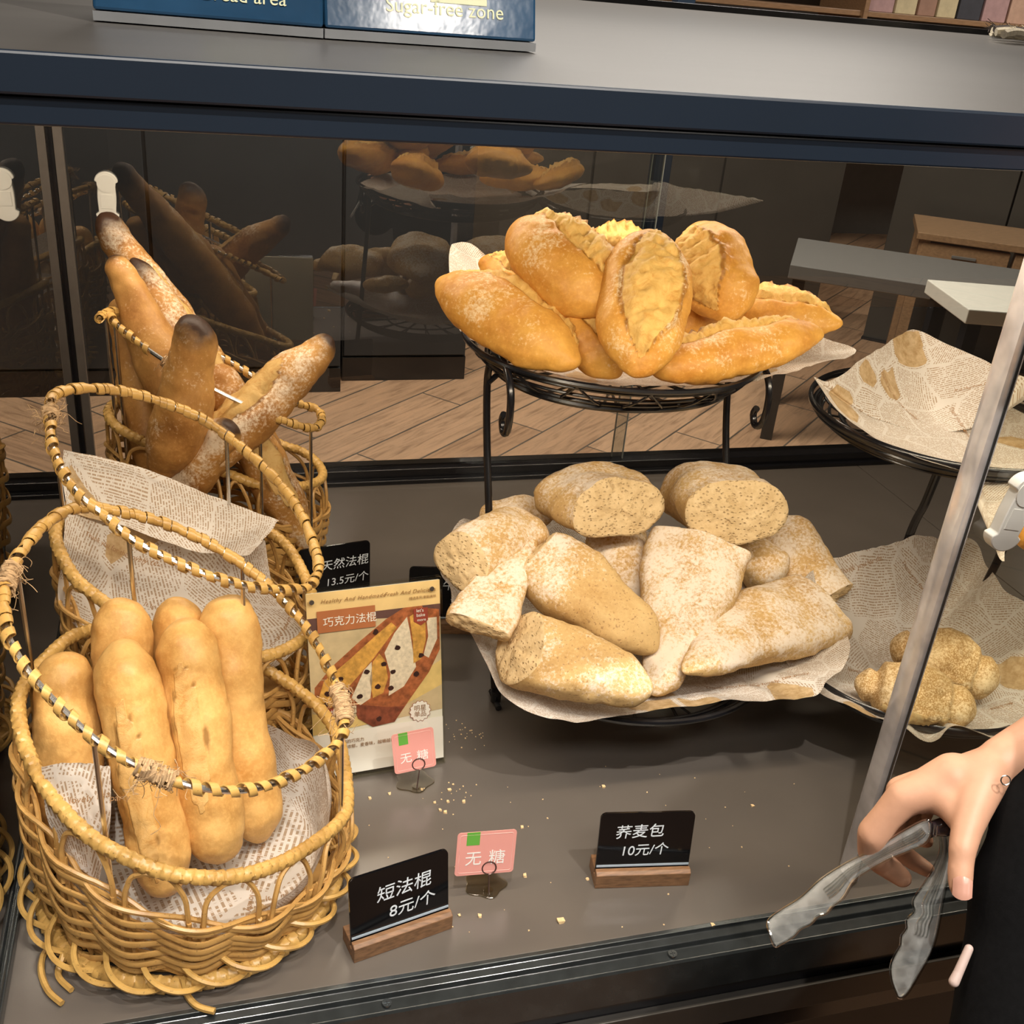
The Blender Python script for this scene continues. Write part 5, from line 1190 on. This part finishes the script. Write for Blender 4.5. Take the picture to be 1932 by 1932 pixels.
chain(hr, [(hd + Vector((-.052, -.035, .074)), .022), (hd + Vector((-.056, .035, .074)), .022)])
fused('hair', hr, M['hair'], per, .005, 6)
cdm = MB(); chain(cdm, [J(1828, 1790, 8, .775), J(1808, 1835, 9, .775), J(1800, 1852, 10, .775)]); cdm.build('cord_end', M['pinkskin'], per)

# tongs
def tongmat():
    m_, nt, b = newmat('clear_ribbed_plastic'); g = G(nt); v = g.obj()
    b.inputs['Base Color'].default_value = (.97, .98, .97, 1); b.inputs['Roughness'].default_value = .10; b.inputs['IOR'].default_value = 1.3
    b.inputs['Specular IOR Level'].default_value = .9
    nt.links.new(g.bump(g.noise(v, 110, 3), .3, .0012), b.inputs['Normal'])
    tr_ = g.n('ShaderNodeBsdfTransparent'); tr_.inputs[0].default_value = (.95, .96, .95, 1)
    f = g.ramp(g.noise(v, 120, 5), [(.30, .04), (.80, .20)])
    lw = g.n('ShaderNodeLayerWeight'); lw.inputs[0].default_value = .35
    f2 = g.n('ShaderNodeClamp'); nt.links.new(g.math('MULTIPLY_ADD', lw.outputs['Facing'], .45, f), f2.inputs[0])
    mx = g.n('ShaderNodeMixShader'); out = nt.nodes['Material Output']
    nt.links.new(f2.outputs[0], mx.inputs[0]); nt.links.new(tr_.outputs[0], mx.inputs[1]); nt.links.new(b.outputs[0], mx.inputs[2]); nt.links.new(mx.outputs[0], out.inputs[0]); return m_
M['hinge'] = simple('smoky_clear_plastic', (.05, .035, .04), .12, spec=.8, coat=.5); TM = tongmat(); RM_ = glass('clear_plastic_rib', (.93, .94, .93), 3.0, .12, .25)
tg = empty('serving_tongs', D(1740, 1575, .80), 'clear plastic scalloped tongs held open in the right hand', 'tongs')
def arm(out, d0, d1, axis, nm):
    """out: outline in photo pixels; d0..d1 distance from first to last along axis; cupped plate with a rim and ribs"""
    a0, a1 = Vector(axis[0]), Vector(axis[1]); ad = (a1 - a0); Ln = ad.length; ad.normalize(); pn = Vector((-ad.y, ad.x))
    def P3(q, off=0):
        v = Vector(q) - a0; s = v.dot(ad) / Ln; w_ = v.dot(pn); return PD(q[0], q[1], d0 + (d1 - d0) * s + .0000055 * w_ * w_ + off)
    o2 = [Vector(q) for q in out]; pts = []
    n = len(o2)
    for i in range(n):
        p0, p1, p2, p3 = o2[i - 1], o2[i], o2[(i + 1) % n], o2[(i + 2) % n]
        for k in range(4):
            t_ = k / 4; pts.append(.5 * ((2 * p1) + (p2 - p0) * t_ + (2 * p0 - 5 * p1 + 4 * p2 - p3) * t_ * t_ + (3 * p1 - p0 - 3 * p2 + p3) * t_ ** 3))
    # strips across the outline
    ss = [(p - a0).dot(ad) for p in pts]; s0, s1 = min(ss), max(ss); N = 44; rows = []
    for j in range(N + 1):
        s = s0 + (s1 - s0) * (.004 + .992 * j / N); cr = []
        for i in range(len(pts)):
            sa, sb_ = ss[i], ss[(i + 1) % len(pts)]
            if (sa - s) * (sb_ - s) < 0: f = (s - sa) / (sb_ - sa); cr.append((pts[i].lerp(pts[(i + 1) % len(pts)], f) - a0).dot(pn))
        if len(cr) >= 2: rows.append((s, min(cr), max(cr)))
    mb = MB(); K = 10; V = []
    for off in (0, .0013):
        for s, lo, hi in rows:
            for k in range(K + 1): q = a0 + ad * s + pn * (lo + (hi - lo) * k / K); V.append(P3(q, off))
    n1 = len(rows) * (K + 1); Fc = []
    for j in range(len(rows) - 1):
        for k in range(K):
            a_ = j * (K + 1) + k; Fc.append((a_, a_ + 1, a_ + K + 2, a_ + K + 1)); Fc.append((n1 + a_, n1 + a_ + K + 1, n1 + a_ + K + 2, n1 + a_ + 1))
        for k, fl in ((0, 0), (K, 1)):
            a_ = j * (K + 1) + k; q = (a_, a_ + K + 1, n1 + a_ + K + 1, n1 + a_); Fc.append(q if not fl else q[::-1])
    mb.add(V, Fc)
    o = mb.build(nm, TM, tg)
    rim_ = MB(); rim_.tube([P3(p, .0006) for p in pts], .0013, 6, True); rim_.build('rim_bead', RM_, o)
    ribs = MB()
    for k in (.3, .42, .54, .66): ribs.tube([P3(a0 + ad * s + pn * (lo + (hi - lo) * k), -.0004) for s, lo, hi in rows[int(len(rows) * .05):int(len(rows) * .66)]], .0009, 5)
    ribs.build('ribs', RM_, o); return o
arm([(1752, 1548), (1700, 1572), (1650, 1604), (1600, 1628), (1552, 1658), (1512, 1694), (1474, 1718), (1450, 1738), (1453, 1760), (1462, 1784), (1474, 1780), (1497, 1766), (1510, 1752), (1530, 1742), (1543, 1728), (1560, 1722), (1572, 1708), (1590, 1694), (1612, 1660), (1640, 1640), (1680, 1618), (1715, 1604), (1750, 1585)], .785, .85, ((1750, 1565), (1460, 1765)), 'tong_arm')
arm([(1770, 1560), (1776, 1600), (1762, 1640), (1745, 1668), (1724, 1700), (1727, 1720), (1712, 1735), (1712, 1752), (1702, 1766), (1700, 1784), (1691, 1800), (1682, 1822), (1684, 1850), (1692, 1872), (1698, 1882), (1712, 1872), (1736, 1832), (1756, 1796), (1768, 1756), (1778, 1700), (1790, 1640), (1793, 1600), (1786, 1562)], .80, .835, ((1780, 1560), (1698, 1880)), 'tong_arm')
hg = MB(); chain(hg, [J(1716, 1583, 15, .80), J(1776, 1556, 13, .80)]); chain(hg, [J(1750, 1562, 15, .802), J(1784, 1566, 12, .80)]); hg.build('hinge', M['hinge'], tg)
wi = MB(); wi.tube(resample(spline([D(1764, 1556, .79), D(1761, 1574, .79), D(1766, 1578, .79), D(1768, 1558, .79)], 6), .0008), .0005, 6); wi.build('spring_wire', M['chrome'], tg)
